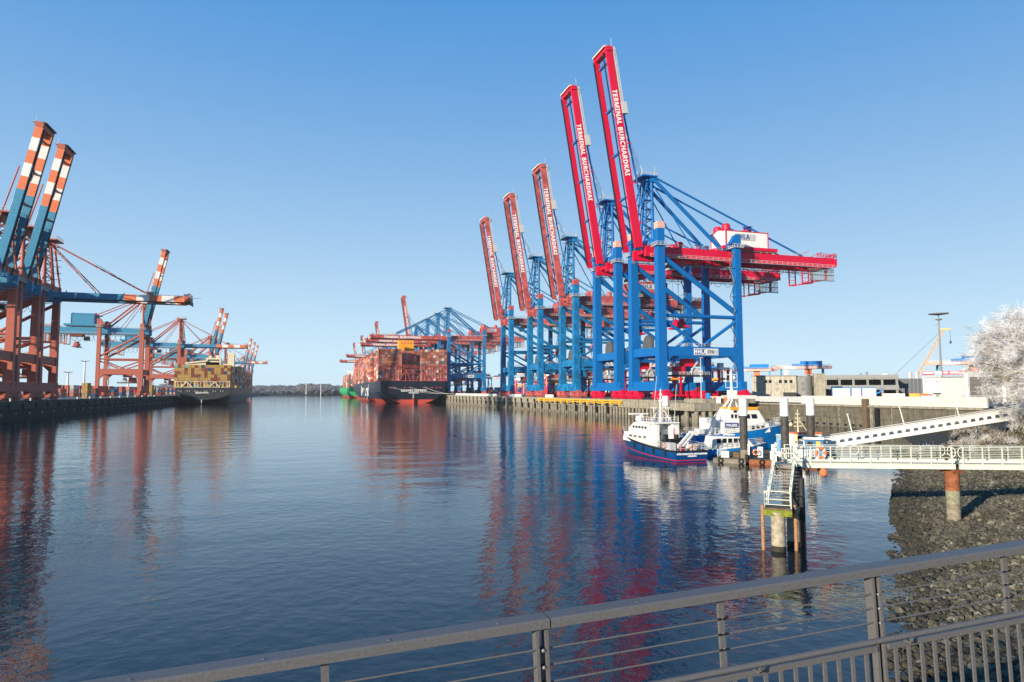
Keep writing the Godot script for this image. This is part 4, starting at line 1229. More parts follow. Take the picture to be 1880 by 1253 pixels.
func build_yard() -> void:
	var r := RandomNumberGenerator.new(); r.seed = 12
	# straddle carriers between the legs of the right cranes
	var sc := straddle_carrier("red and white straddle carrier under the nearest blue crane")
	sc.position = Vector3(176, DECK, -262)
	var k := 0
	for q in [[171.0, -300.0, "beyond the second crane"], [180.0, -335.0, "behind the third crane's legs"], [172.0, -372.0, "behind the fourth crane's legs"], [176.0, -415.0, "between the fourth and fifth crane"], [174.0, -452.0, "behind the fifth crane's legs"], [176.0, -500.0, "left of the fifth crane"], [173.0, -540.0, "near the black ship's stern"], [182.0, -575.0, "just right of the black ship's stern"], [152.0, -262.0, "inside the nearest crane's portal"], [150.0, -298.0, "inside the second crane's portal"], [154.0, -345.0, "inside the third crane's portal"], [149.0, -398.0, "inside the fourth crane's portal"], [190.0, -285.0, "landward of the second crane"]]:
		again(sc, Vector3(q[0], DECK, q[1]), 0.2 * k, "red and white straddle carrier %s" % q[2])
		k += 1
	# stacks in the yard behind
	var rest := []
	for blk in 22:
		var z0 := -235.0 - blk * 26.0
		for row in 16:
			var x := 196.0 + row * 3.4
			var top := r.randi() % 4
			if atan2(x, -z0) > 0.60: continue
			for j in top: rest.append([Vector3(x, DECK + j * 2.6, z0 + r.randf_range(-0.3, 0.3)), 12.2, shade(pick(PAL_MIX, r)[1], r)])
	for blk in 14:
		var z0 := -330.0 - blk * 34.0
		for row in 40:
			var top := 1 + r.randi() % 3
			if atan2(262.0 + row * 6.5, -z0) > 0.62: continue
			for j in top: rest.append([Vector3(262.0 + row * 6.5, DECK + j * 2.6, z0), 12.2, shade(pick(PAL_MIX, r)[1], r)])
	container_lot("yard_containers", rest, "mixed coloured container stacks in the yard behind the blue cranes")
	rest = []
	for blk in 26:
		var z0 := -330.0 - blk * 26.0
		for row in 5:
			var top := 2 + r.randi() % 2
			for j in top: rest.append([Vector3(-150.0 - row * 3.2, 7.0 + j * 2.6, z0), 12.2, shade(pick(PAL_RED if r.randf() < 0.6 else PAL_MIX, r)[1], r)])
	container_lot("yard_containers", rest, "low brown container stacks in the yard behind the salmon cranes")
	# loose boxes on the left quay edge
	for q in [[-104.0, -392.0, 3, "tall stack by the yellow box"], [-105.0, -410.0, 2, "short stack"], [-106.0, -556.0, 3, "stack before the far salmon crane"], [-106.0, -590.0, 2, "stack beside the far salmon crane"]]:
		for j in q[2]:
			var c := pick(PAL_YEL, r)
			solo("shipping_container", container_mesh(6.1), box_mat(c), "%s short container, %s layer up, %s on left quay" % [c[0], ordinal(j), q[3]], "container", Vector3(q[0], 7.0 + j * 2.6, q[1]), 0, "loose containers on the left quay")
	# yard cranes behind the halls
	var sc2 := stack_crane("pale yard crane with blue house, tallest over the grey car deck")
	sc2.position = polar(40.0, 560.0, DECK); sc2.rotation.y = deg_to_rad(-38)
	for q in [[36.3, 610.0, "second from the tallest, over the round stair tower"], [32.6, 640.0, "just right of the nearest blue crane"], [29.2, 600.0, "seen between the nearest crane's landside legs"], [26.6, 620.0, "seen behind the nearest crane's cross braces"], [50.6, 520.0, "beside the yellow mobile crane"], [21.5, 760.0, "small, behind the second crane"], [16.0, 900.0, "small, behind the fifth crane"], [24.0, 560.0, "seen between the second crane's legs"], [22.8, 480.0, "seen behind the third crane's legs"], [19.6, 560.0, "seen behind the fourth crane's legs"], [18.0, 700.0, "seen between the fourth and fifth crane"], [31.0, 480.0, "nearest one behind the nearest crane's landside leg"], [13.6, 760.0, "seen just right of the black ship"]]:
		again(sc2, polar(q[0], q[1], DECK), deg_to_rad(-38), "pale yard crane with blue house, %s" % q[2])
	# far quay crane seen over the yard
	var t := thing("far_boom", "distant red crane boom raised over the yard left of the halls", "crane", polar(35.0, 950.0, DECK), deg_to_rad(-35))
	var b := MB.new(); b.bar(Vector3(0, 14, 0), Vector3(7, 60, 0), 3.0, 3.0, 2.0, 2.0); part("boom", b, M.red2, t)
	b = MB.new(); b.bar(Vector3(-6, 0, 0), Vector3(0, 38, 0), 1.6, 1.6); b.bar(Vector3(6, 0, 0), Vector3(1, 38, 0), 1.6, 1.6); b.box(Vector3(-3, 14, 0), Vector3(18, 2.5, 3)); part("frame", b, M.lblue, t)
	# yellow lattice mobile crane
	t = thing("mobile_crane", "yellow lattice jib of a mobile crane rising behind the white hall", "crane", polar(47.6, 440.0, DECK), deg_to_rad(-47))
	var jibm := paint(0.72, 0.42, 0.16, 0.55)
	var j0 := Vector3(-4, 4, 0); var j1 := Vector3(13.5, 36.5, 0)
	b = MB.new()
	for z in [-0.8, 0.8]:
		for o in [0.0, 1.7]: b.tube(j0 + Vector3(o, -o * 0.4, z), j1 + Vector3(o * 0.6, -o * 0.3, z * 0.7), 0.19, 0.16, 6, false)
	for i in 15:
		var a := j0.lerp(j1, i / 15.0); var c := j0.lerp(j1, (i + 1) / 15.0)
		b.tube(a + Vector3(0, 0, 0.8), c + Vector3(1.5, -0.6, 0.8), 0.14, 0.14, 4, false)
		b.tube(a + Vector3(1.5, -0.6, -0.8), c + Vector3(0, 0, -0.8), 0.10, 0.10, 4, false)
	part("jib", b, jibm, t)
	b = MB.new(); b.box(j1 + Vector3(1.2, 0.6, 0), Vector3(5.6, 0.9, 1.2)); part("jib_head", b, jibm, t)
	b = MB.new(); b.tube(j1 + Vector3(3.8, 0, 0), j1 + Vector3(3.8, -6.0, 0), 0.07, 0.07, 4); b.tube(j1, Vector3(-19, 3, 0), 0.07, 0.07, 4); part("rope", b, M.cable, t)
	b = MB.new(); b.box(j1 + Vector3(3.8, -6.6, 0), Vector3(0.9, 1.5, 0.9)); part("hook_block", b, M.dark, t)
	b = MB.new(); b.box(Vector3(-6, 2.4, 0), Vector3(9, 3.6, 4)); part("crane_house", b, M.gold, t)
	# masts
	light_mast(polar(49.2, 352.0, DECK), 37.0, "tall grey light mast with round lamp ring behind the white hall")
	light_mast(Vector3(-160, 7, -596), 26.0, "tall white light mast on the left terminal, right of the dark crane legs", 1)
	light_mast(Vector3(-160, 7, -558), 16.5, "short white light mast on the left terminal beside the taller one", 1)
	light_mast(Vector3(-160, 7, -735), 19.0, "white light mast seen under the lone salmon crane", 1)
	light_mast(Vector3(-160, 7, -1010), 22.0, "white light mast left of the grey container ship", 1)

# ---------------------------------------------------------------- buildings behind the basin wall
func hall(called: String, label: String, deg: float, dist: float) -> Node3D:
	return thing(called, label, "building", polar(deg, dist, DECK - 0.4), deg_to_rad(-deg))

func build_buildings() -> void:
	var b := MB.new()
	# beige office with a row of small windows and a round stair tower
	var t := hall("office_building", "beige concrete office with small square windows and round stair tower", 38.3, 300.0)
	b.box(Vector3(-1.5, 4.9, -5), Vector3(17, 9.8, 10)); part("wall", b, paint(0.56, 0.53, 0.47, 0.85, "streak", 0.12), t)
	b = MB.new(); b.box(Vector3(-1.5, 10.0, -5), Vector3(17.6, 0.4, 10.6)); part("roof", b, M.grey, t)
	b = MB.new(); b.box(Vector3(3.2, 10.4, -3), Vector3(1.8, 4.0, 1.8)); part("chimney", b, M.lgrey, t)
	for x in [-4.6, -3.0, 0.9, 3.0, 5.0]:
		b = MB.new(); b.box(Vector3(x, 7.6, 0.03), Vector3(1.1, 1.3, 0.12)); var w := part("window", b, M.glass, t)
		b = MB.new(); b.box(Vector3(x, 6.88, 0.10), Vector3(1.3, 0.14, 0.2)); part("sill", b, M.lgrey, w)
	b = MB.new(); b.tube(Vector3(9.2, 0, -4.5), Vector3(9.2, 9.9, -4.5), 4.0, 4.0, 24); part("stair_tower", b, paint(0.30, 0.315, 0.33, 0.8, "streak", 0.12), t)
	b = MB.new(); b.box(Vector3(15.6, 5.4, -4), Vector3(4.2, 10.8, 8)); part("lift_shaft", b, M.concrete, t)
	b = MB.new(); b.box(Vector3(4.4, 1.6, 2.5), Vector3(5.0, 3.2, 3)); part("shed", b, M.dark, t)
	# open concrete car deck
	t = hall("car_deck", "open grey concrete parking deck with dark storeys behind the white cabins", 43.6, 330.0)
	var deckgrey := paint(0.33, 0.345, 0.36, 0.85, "streak", 0.1)
	for y in [4.6, 9.0]:
		b = MB.new(); b.box(Vector3(0, y, -8), Vector3(34, 0.7, 18)); part("floor_slab", b, deckgrey, t)
		b = MB.new(); b.box(Vector3(0, y + 1.0, 0.8), Vector3(34, 1.3, 0.25)); part("parapet", b, M.grey, t)
	for k in 7:
		b = MB.new(); b.box(Vector3(-16.4 + k * 5.45, 4.6, 0.4), Vector3(0.9, 9.2, 0.9)); part("pillar", b, deckgrey, t)
	b = MB.new(); b.box(Vector3(0, 4.5, -16.5), Vector3(34, 9.0, 0.5)); part("back_wall", b, deckgrey, t)
	for k in 9:
		b = MB.new(); b.box(Vector3(-13.5 + k * 2.1, 2.0, -1.0), Vector3(1.5, 4.0, 0.5)); part("shutter", b, M.red2 if k % 3 != 1 else M.lgrey, t)
	# white site cabins with blue frames, standing on the wall
	var cab := thing("site_cabin", "white site cabin with blue frame behind the parapet, wide left one", "cabin", polar(42.75, 262.0, DECK + 0.6), deg_to_rad(-43), "white site cabins")
	b = MB.new(); b.box(Vector3(0, 1.9, 0), Vector3(5.6, 3.5, 3)); part("wall", b, M.white, cab)
	b = MB.new()
	for x in [-2.8, 2.8]: b.box(Vector3(x, 1.9, 1.5), Vector3(0.28, 3.9, 0.28))
	for y in [0.05, 3.75]: b.box(Vector3(0, y, 1.5), Vector3(5.9, 0.3, 0.3))
	part("frame", b, M.hull_blue, cab)
	again(cab, polar(43.75, 262.0, DECK + 0.6), deg_to_rad(-43), "white site cabin with blue frame behind the parapet, middle one").scale = Vector3(0.5, 1, 1)
	again(cab, polar(44.6, 262.0, DECK + 0.6), deg_to_rad(-43), "white site cabin with blue frame behind the parapet, right one").scale = Vector3(0.75, 1, 1)
	# dark hall
	t = hall("dark_hall", "long dark grey metal hall left of the white hall with red sign", 46.6, 345.0)
	b = MB.new(); b.box(Vector3(-1, 4.6, -6), Vector3(20, 9.2, 12)); part("wall", b, paint(0.085, 0.10, 0.12, 0.6, "wear", 0.2), t)
	b = MB.new()
	for k in 14: b.box(Vector3(-10.6 + k * 1.45, 4.6, 0.05), Vector3(0.15, 9.0, 0.12))
	part("wall_ribs", b, M.grey, t)
	b = MB.new(); b.lathe(Vector3(-5.5, 9.2, -4), [[1.7, 0], [1.7, 1.4], [1.2, 2.4], [0, 2.8]], 14); part("roof_dome", b, M.white, t)
	for x in [4.0, 6.6]:
		b = MB.new(); b.tube(Vector3(x, 9.2, -3), Vector3(x, 12.0, -3), 0.9, 0.9, 12); part("roof_vent", b, M.lgrey, t)
	for x in [-12.6, -15.0]:
		b = MB.new(); b.tube(Vector3(x, 0, 1), Vector3(x, 12.5 - absf(x + 13) * 0.4, 1), 0.5, 0.4, 8); part("mast_stub", b, M.grey, t)
	b = MB.new(); b.box(Vector3(-14.0, 5.6, -3), Vector3(5.0, 3.0, 4)); part("annex", b, M.white, t)
	# white hall with the red sign
	t = hall("white_hall", "white metal hall with red sign board along its roof edge", 49.8, 300.0)
	var white_wall := paint(0.46, 0.48, 0.49, 0.6, "wear", 0.15)
	b = MB.new(); b.box(Vector3(-6.2, 4.6, -6), Vector3(6.0, 9.2, 12)); part("wall", b, paint(0.58, 0.59, 0.59, 0.6, "wear", 0.15), t)
	b = MB.new(); b.box(Vector3(2.4, 4.5, -6.3), Vector3(11.2, 9.0, 12)); part("wall", b, white_wall, t)
	b = MB.new()
	for k in 18: b.box(Vector3(-2.8 + k * 0.6, 4.2, -0.26), Vector3(0.08, 8.2, 0.08))
	part("wall_ribs", b, white_wall, t)
	b = MB.new(); b.box(Vector3(-7.2, 10.4, -0.2), Vector3(4.0, 1.3, 0.25)); var s := part("sign_board", b, M.red, t)
	b = MB.new(); b.box(Vector3(-4.1, 10.3, -0.2), Vector3(2.2, 1.5, 0.25)); part("emblem_board", b, M.white, t)
	b = MB.new(); b.box(Vector3(2.6, 10.45, -0.2), Vector3(11.0, 1.3, 0.25)); var s2 := part("sign_board", b, M.red, t)
	# the print is too small to read: strokes of unequal length
	b = MB.new()
	var r := RandomNumberGenerator.new(); r.seed = 4
	var x := -8.9
	while x < 8.0:
		var l := r.randf_range(0.25, 0.6)
		if (x < -5.6 or x > -2.5): b.box(Vector3(x + l * 0.5, 10.55 if x < 2.0 else 10.4, -0.04), Vector3(l, 0.6 if x < 2.0 else 0.45, 0.04))
		x += l + 0.10
		if r.randf() < 0.12: x += 0.5
	part("sign_print", b, M.text, s2)
	b = MB.new()
	for k in 12: b.box(Vector3(-8.0 + k * 1.45, 9.4, -0.3), Vector3(0.2, 1.2, 0.2))
	part("sign_posts", b, M.grey, t)
	b = MB.new(); b.box(Vector3(0, 8.9, 0.05), Vector3(18.0, 0.3, 0.4)); part("gutter", b, M.grey, t)
	for q in [-8.2, -4.6]:
		b = MB.new(); b.box(Vector3(q, 7.2, 0.1), Vector3(0.6, 0.4, 0.5)); part("wall_lamp", b, M.grey, t)
	b = MB.new(); b.box(Vector3(-4.6, 1.3, 0.05), Vector3(1.2, 2.6, 0.12)); part("door", b, M.grey, t)
	b = MB.new(); b.box(Vector3(-4.8, 2.9, 0.6), Vector3(2.6, 0.2, 1.3)); part("door_canopy", b, M.dark, t)
	b = MB.new(); b.bar(Vector3(2.5, 0, 1.4), Vector3(6.0, 3.4, 1.4), 0.9, 0.5); b.box(Vector3(7.6, 3.4, 1.2), Vector3(3.6, 0.7, 1.6)); b.railing([Vector3(6, 3.7, 2.0), Vector3(9.4, 3.7, 2.0)], 1.1, 0.05, 0.8); b.railing([Vector3(2.5, 0.3, 1.9), Vector3(6, 3.7, 1.9)], 1.1, 0.05, 0.8); part("outside_stair", b, M.grey, t)
	# grey hall with tall doors
	t = hall("grey_hall", "light grey hall with two tall dark doors behind the frosted tree", 53.6, 295.0)
	var gw := paint(0.36, 0.38, 0.40, 0.6, "wear", 0.15)
	b = MB.new(); b.box(Vector3(2, 5.4, -8), Vector3(36, 10.8, 14)); part("wall", b, gw, t)
	b = MB.new(); b.box(Vector3(2, 11.0, -8), Vector3(36.4, 0.35, 14.4)); part("roof_edge", b, M.red2, t)
	for q in [-9.5, 1.2, 11.8]:
		b = MB.new(); b.box(Vector3(q, 4.4, -0.95), Vector3(9.4, 8.8, 0.2)); var d := part("tall_door", b, paint(0.075, 0.075, 0.08, 0.6, "wear", 0.3), t)
		b = MB.new()
		for k in 6: b.box(Vector3(q, 0.8 + k * 1.45, -0.83), Vector3(9.3, 0.08, 0.06))
		part("door_slats", b, M.grey, d)
	for q in [-15.1, -4.2, 6.6]:
		b = MB.new(); b.box(Vector3(q, 4.9, -0.6), Vector3(0.9, 9.8, 0.9)); part("door_pillar", b, M.white, t)
	b = MB.new(); b.railing([Vector3(-14, 0.9, 1.2), Vector3(16, 0.9, 1.2)], 1.1, 0.05, 1.4, 3); part("railing", b, M.lgrey, t)
	# small things along the parapet
	b = MB.new(); b.box(Vector3(0, 1.2, 0), Vector3(7.0, 2.4, 2.5)); b.box(Vector3(-1.2, 1.4, 1.26), Vector3(0.5, 0.5, 0.05)); solo("white_cabin", b, M.white, "low white cabin in front of the dark hall", "cabin", polar(46.2, 285.0, DECK), deg_to_rad(-46))
	t = thing("yellow_excavator", "low yellow digger with dark tracks in front of the dark hall", "vehicle", polar(47.5, 285.0, DECK), deg_to_rad(-47))
	b = MB.new(); b.box(Vector3(0, 1.6, 0), Vector3(3.2, 1.6, 2.2)); b.bar(Vector3(1.2, 1.8, 0), Vector3(4.2, 2.4, 0), 0.5, 0.6); part("body", b, M.gold, t)
	b = MB.new(); b.box(Vector3(0, 0.5, 0), Vector3(3.4, 0.9, 2.4)); b.box(Vector3(4.4, 1.2, 0), Vector3(1.0, 1.6, 1.2)); part("track", b, M.dark, t)
	t = thing("blue_lift", "small blue lifting platform folded left of the dark hall", "vehicle", polar(45.0, 285.0, DECK), deg_to_rad(-45))
	b = MB.new(); b.bar(Vector3(-2.6, 1.2, 0), Vector3(1.6, 2.9, 0), 0.6, 0.5); b.bar(Vector3(1.6, 2.9, 0), Vector3(2.4, 4.4, 0), 0.5, 0.4); part("arm", b, M.hull_blue, t)
	b = MB.new(); b.box(Vector3(-1.0, 0.7, 0), Vector3(3.4, 1.0, 2.0)); part("base", b, M.hull_blue, t)
	solo_bundle()

func solo_bundle() -> void:
	# quay furniture at the pier head
	var b := MB.new(); b.box(Vector3(0, 0.6, 0), Vector3(7.6, 0.35, 0.5)); b.box(Vector3(-3, 0.2, 0), Vector3(0.4, 0.5, 0.4)); b.box(Vector3(3, 0.2, 0), Vector3(0.4, 0.5, 0.4))
	solo("cream_barrier", b, M.cream, "cream barrier beam on the pier head", "barrier", Vector3(140.5, 7.95, -208), -0.4)
	for q in [[135.0, M.white, "white cabinet on the pier head", "cabinet"], [138.2, M.ring, "orange and black lifebuoy cabinet on the pier head", "cabinet"]]:
		b = MB.new(); b.box(Vector3(0, 1.0, 0), Vector3(1.3, 2.0, 1.0)); b.box(Vector3(0, 2.1, 0), Vector3(1.5, 0.15, 1.2))
		solo("pier_cabinet", b, q[1], q[2], q[3], Vector3(q[0], 6.5, -201.5), -0.4)
	b = MB.new(); b.box(Vector3(0, 0.9, 0), Vector3(12.5, 1.8, 0.6)); solo("grey_barrier", b, M.lgrey, "long pale grey barrier behind the pier head", "barrier", Vector3(150.5, DECK, -212), -0.3)
	b = MB.new(); b.tube(Vector3(0, 0, 0), Vector3(0, 2.6, 0), 1.0, 1.0, 14); solo("blue_drum", b, M.hull_blue, "blue cable drum stand below the nearest crane", "drum", Vector3(147, DECK, -226))
	b = MB.new(); b.tube(Vector3(0, 0, 0), Vector3(0, 16, 0), 0.22, 0.12, 8); b.box(Vector3(0.3, 16, 0), Vector3(1.4, 0.2, 0.4)); solo("lamp_post", b, M.lgrey, "slim lamp post on the pier behind the patrol boat mast", "lamp post", Vector3(144, DECK, -226))

# ---------------------------------------------------------------- patrol boats
# stern at z = 0, bow towards -z
func boat_section(f: float, u: float, L: float, B: float, s0: float, s1: float) -> Vector3:
	var sheer := lerpf(s0, s1, pow(f, 1.7))
	var y := lerpf(-0.6, sheer, u)
	var wl := 1.0 - pow(f, 2.4); var dk := 1.0 - pow(f, 4.2)
	var k := lerpf(wl, dk, pow(u, 0.8))
	k *= lerpf(0.86, 1.0, minf(1.0, u * 1.8)) * (0.93 + 0.07 * minf(1.0, f * 5.0))
	var zz := -L * f * lerpf(0.90, 1.0, u)
	return Vector3(B * 0.5 * maxf(k, 0.004), y, zz)

func boat_hull(L: float, B: float, s0: float, s1: float, us: Array) -> MB:
	var b := MB.new()
	var N := 26
	for k in N:
		var f0 := float(k) / N; var f1 := float(k + 1) / N
		for j in us.size() - 1:
			var a := boat_section(f0, us[j], L, B, s0, s1); var c := boat_section(f0, us[j + 1], L, B, s0, s1)
			var d := boat_section(f1, us[j], L, B, s0, s1); var e := boat_section(f1, us[j + 1], L, B, s0, s1)
			b.quad(a, d, e, c)
			var mx := Vector3(-1, 1, 1)
			b.quad(d * mx, a * mx, c * mx, e * mx)
			if k == 0: b.quad(a * mx, a, c, c * mx)
	return b

func boat_deck(L: float, B: float, s0: float, s1: float) -> MB:
	var b := MB.new()
	for k in 20:
		var a := boat_section(k / 20.0, 1, L, B, s0, s1) - Vector3(0, 0.12, 0); var c := boat_section((k + 1) / 20.0, 1, L, B, s0, s1) - Vector3(0, 0.12, 0)
		var mx := Vector3(-1, 1, 1)
		b.quad(a * mx, a, c, c * mx)
	return b

func boat_rail(L: float, B: float, s0: float, s1: float, f0: float, f1: float, h := 0.95, inset := 0.12) -> MB:
	var b := MB.new()
	for sd in [-1.0, 1.0]:
		var pts := []
		for k in 13:
			var p := boat_section(lerpf(f0, f1, k / 12.0), 1, L, B, s0, s1)
			pts.append(Vector3(maxf(p.x - inset, 0.05) * sd, p.y, p.z))
		b.railing(pts, h, 0.022, 1.3, 3)
	return b

# a deckhouse with sloping front: outline in (z, y), width w at the bottom and w2 at the top
func house_mesh(poly: Array, w: float, w2: float) -> MB:
	var b := MB.new()
	var ar := 0.0
	for k in poly.size(): ar += poly[k].cross(poly[(k + 1) % poly.size()])
	if ar < 0: poly.reverse()
	var y0 := 1e9; var y1 := -1e9
	for p in poly: y0 = minf(y0, p.y); y1 = maxf(y1, p.y)
	var f := func(p, sd): return Vector3(sd * lerpf(w, w2, (p.y - y0) / maxf(0.01, y1 - y0)) * 0.5, p.y, p.x)
	var pv := PackedVector2Array(poly)
	var tr := Geometry2D.triangulate_polygon(pv)
	for k in range(0, tr.size(), 3):
		var a: Vector2 = poly[tr[k]]; var c: Vector2 = poly[tr[k + 1]]; var d: Vector2 = poly[tr[k + 2]]
		if (c - a).cross(d - a) < 0:
			var tmp := c; c = d; d = tmp
		b.tri(f.call(a, -1.0), f.call(c, -1.0), f.call(d, -1.0))
		b.tri(f.call(a, 1.0), f.call(d, 1.0), f.call(c, 1.0))
	for k in poly.size():
		var a: Vector2 = poly[k]; var c: Vector2 = poly[(k + 1) % poly.size()]
		b.quad(f.call(a, -1.0), f.call(a, 1.0), f.call(c, 1.0), f.call(c, -1.0))
	return b

# a window pane set just proud of a side wall; (z, y) corners
func side_pane(t: Node, z0: float, z1: float, y0: float, y1: float, x: float, lean := 0.0) -> void:
	for sd in [-1.0, 1.0]:
		var b := MB.new()
		b.prism(PackedVector2Array([Vector2(z0, y0), Vector2(z1, y0), Vector2(z1 + lean, y1), Vector2(z0 + lean, y1)]), x - 0.02, x + 0.03, Transform3D(Basis(Vector3(0, 0, 1), Vector3.UP, Vector3(sd, 0, 0)), Vector3.ZERO))
		part("window", b, M.glass, t)

func lifebuoy(at: Vector3, axis: Vector3, label: String, rr := 0.32) -> void:
	var t := thing("lifebuoy", label, "lifebuoy", at, 0, "orange lifebuoys")
	var b := MB.new(); b.torus(Vector3.ZERO, axis.normalized(), rr, rr * 0.28, 20, 8); part("ring", b, M.ring, t)
	b = MB.new()
	var up := Vector3.UP; var s := axis.normalized().cross(up)
	for k in 4:
		var o := s * cos(k * TAU / 4 + 0.78) + up * sin(k * TAU / 4 + 0.78)
		b.tube(o * rr * 0.98 - (axis.normalized().cross(o)) * 0.06, o * rr * 0.98 + (axis.normalized().cross(o)) * 0.06, rr * 0.31, rr * 0.31, 8)
	part("band", b, M.white, t)

func build_boats() -> void:
	var b: MB
	# navy patrol boat, stern to us
	var L := 22.0; var B := 5.9; var s0 := 1.65; var s1 := 3.6
	var at := Vector3(56.1, 0, -91.0); var turn := deg_to_rad(1.5)
	var t := thing("patrol_boat", "navy blue patrol boat with red waterline and white mast, stern towards us", "boat", at, turn)
	part("hull", boat_hull(L, B, s0, s1, [0.38, 0.5, 0.62, 0.75, 0.9]), M.hull_navy, t)
	part("boot_stripe", boat_hull(L, B, s0, s1, [0.0, 0.2, 0.33]), M.hull_navy, t)
	part("red_stripe", boat_hull(L, B, s0, s1, [0.33, 0.38]), M.red, t)
	part("rubbing_strake", boat_hull(L + 0.15, B + 0.2, s0, s1, [0.88, 1.0]), M.rubber, t)
	part("deck", boat_deck(L, B, s0, s1), M.grey, t)
	part("railing", boat_rail(L, B, s0, s1, 0.02, 0.93), M.lgrey, t)
	b = MB.new(); b.railing([Vector3(-2.7, 1.65, -0.1), Vector3(2.7, 1.65, -0.1)], 0.95, 0.03, 0.9, 3); part("stern_railing", b, M.lgrey, t)
	lettering("BÜRGERMEISTER WEICHMANN", 0.26, t, Transform3D(Basis.IDENTITY, Vector3(0.1, 1.12, 0.02)), M.text)
	lettering("HAMBURG", 0.22, t, Transform3D(Basis.IDENTITY, Vector3(0.1, 0.80, 0.02)), M.text)
	var w := part("lower_house", house_mesh([Vector2(-8.0, 1.6), Vector2(-17.6, 2.2), Vector2(-17.2, 3.6), Vector2(-8.0, 3.6)], 4.5, 4.3), M.white, t)
	for k in 4: side_pane(w, -9.6 - k * 1.6, -10.5 - k * 1.6, 2.7, 3.2, 2.22)
	w = part("wheelhouse", house_mesh([Vector2(-9.2, 3.6), Vector2(-16.0, 3.6), Vector2(-15.4, 4.7), Vector2(-14.4, 5.3), Vector2(-9.2, 5.3)], 4.0, 3.5), M.white, t)
	for k in 5: side_pane(w, -10.0 - k * 1.0, -10.75 - k * 1.0, 4.15, 4.75, 1.86)
	b = MB.new(); b.prism(PackedVector2Array([Vector2(-1.7, 0), Vector2(1.7, 0), Vector2(1.5, 0.7), Vector2(-1.5, 0.7)]), -0.03, 0.03, Transform3D(Basis(Vector3(1, 0, 0), Vector3(0, 0.9, 0.43), Vector3(0, -0.43, 0.9)), Vector3(0, 4.0, -15.85))); part("windscreen", b, M.glass, w)
	# aft face with a recessed dark doorway between two white cheeks
	for x in [-1.75, 1.55]:
		b = MB.new(); b.box(Vector3(x, 3.4, -7.4), Vector3(1.1 if x > 0 else 0.5, 3.6, 1.6)); part("side_cheek", b, M.white, t)
	b = MB.new(); b.box(Vector3(-0.3, 3.0, -8.0), Vector3(2.5, 2.8, 0.2)); part("aft_wall", b, M.lgrey, t)
	b = MB.new(); b.box(Vector3(-0.9, 3.7, -7.86), Vector3(0.7, 0.5, 0.08)); part("aft_window", b, M.glass, t)
	b = MB.new(); b.box(Vector3(1.1, 3.9, -6.58), Vector3(0.12, 1.4, 0.06)); part("red_mark", b, M.red, t)
	b = MB.new(); b.box(Vector3(0, 5.45, -9.5), Vector3(4.6, 0.22, 5.4)); part("upper_deck", b, M.white, t)
	b = MB.new(); b.box(Vector3(-0.5, 6.15, -14.2), Vector3(0.5, 0.9, 0.5)); b.box(Vector3(-1.0, 6.7, -14.2), Vector3(3.6, 0.22, 0.4)); part("radar", b, M.white, t)
	b = MB.new(); b.lathe(Vector3(-1.6, 5.5, -13.0), [[0.5, 0], [0.6, 0.4], [0.4, 0.85], [0, 1.0]], 12); part("dome", b, M.white, t)
	var mast := MB.new()
	mast.tube(Vector3(0, 5.5, -8.8), Vector3(0, 10.9, -8.6), 0.2, 0.11, 10)
	mast.bar(Vector3(-1.9, 5.6, -8.4), Vector3(0, 8.0, -8.7), 0.1, 0.1); mast.bar(Vector3(1.9, 5.6, -8.4), Vector3(0, 8.0, -8.7), 0.1, 0.1)
	mast.bar(Vector3(-1.4, 6.2, -8.6), Vector3(1.4, 7.8, -8.6), 0.07, 0.07); mast.bar(Vector3(1.4, 6.2, -8.6), Vector3(-1.4, 7.8, -8.6), 0.07, 0.07)
	for x in [-1.4, 1.4]: mast.bar(Vector3(x, 5.6, -8.6), Vector3(x, 7.9, -8.6), 0.08, 0.08)
	for y in [6.2, 7.85]: mast.bar(Vector3(-1.9, y, -8.6), Vector3(1.9, y, -8.6), 0.1, 0.14)
	mast.bar(Vector3(-0.7, 9.4, -8.6), Vector3(0.7, 9.4, -8.6), 0.07, 0.07); mast.box(Vector3(0, 9.0, -8.6), Vector3(0.5, 0.4, 0.5)); mast.box(Vector3(0, 10.0, -8.6), Vector3(0.35, 0.3, 0.35))
	part("mast", mast, M.white, t)
	b = MB.new(); b.tube(Vector3(0.9, 8.1, -8.6), Vector3(0.9, 9.75, -8.6), 0.52, 0.52, 14); b.tube(Vector3(0.9, 7.7, -8.6), Vector3(0.9, 8.1, -8.6), 0.1, 0.1, 8); part("satellite_dome", b, M.white, t)
	for q in [[-1.9, -8.0, 13.0, -1.0], [2.1, -8.0, 11.6, 2.6]]:
		b = MB.new(); b.tube(Vector3(q[0], 5.5, q[1]), Vector3(q[3], q[2], q[1]), 0.06, 0.035, 6); part("whip_aerial", b, M.lgrey, t)
	b = MB.new()
	# crane on the after deck: post, folded white arms
	b.tube(Vector3(1.2, 1.6, -3.0), Vector3(1.4, 3.9, -3.0), 0.2, 0.17, 10); b.bar(Vector3(1.9, 4.2, -3.0), Vector3(-1.0, 2.0, -2.2), 0.3, 0.34); b.bar(Vector3(2.0, 3.8, -2.6), Vector3(-0.5, 1.9, -1.9), 0.22, 0.24); b.box(Vector3(2.5, 4.0, -3.2), Vector3(1.2, 0.7, 0.8))
	part("deck_crane", b, M.white, t)
	# tender lying across the deck
	var rb := thing("rubber_dinghy", "black rubber dinghy with outboard on the patrol boat's after deck", "boat", at + Vector3(0.2, 2.75, -5.2), turn + 0.25)
	b = MB.new()
	for sd in [-1.0, 1.0]: b.path([Vector3(-1.8, 0, sd * 0.7), Vector3(1.2, 0, sd * 0.7), Vector3(2.0, 0.15, sd * 0.35), Vector3(2.2, 0.2, 0)], 0.27, 8)
	part("tube", b, M.rubber, rb)
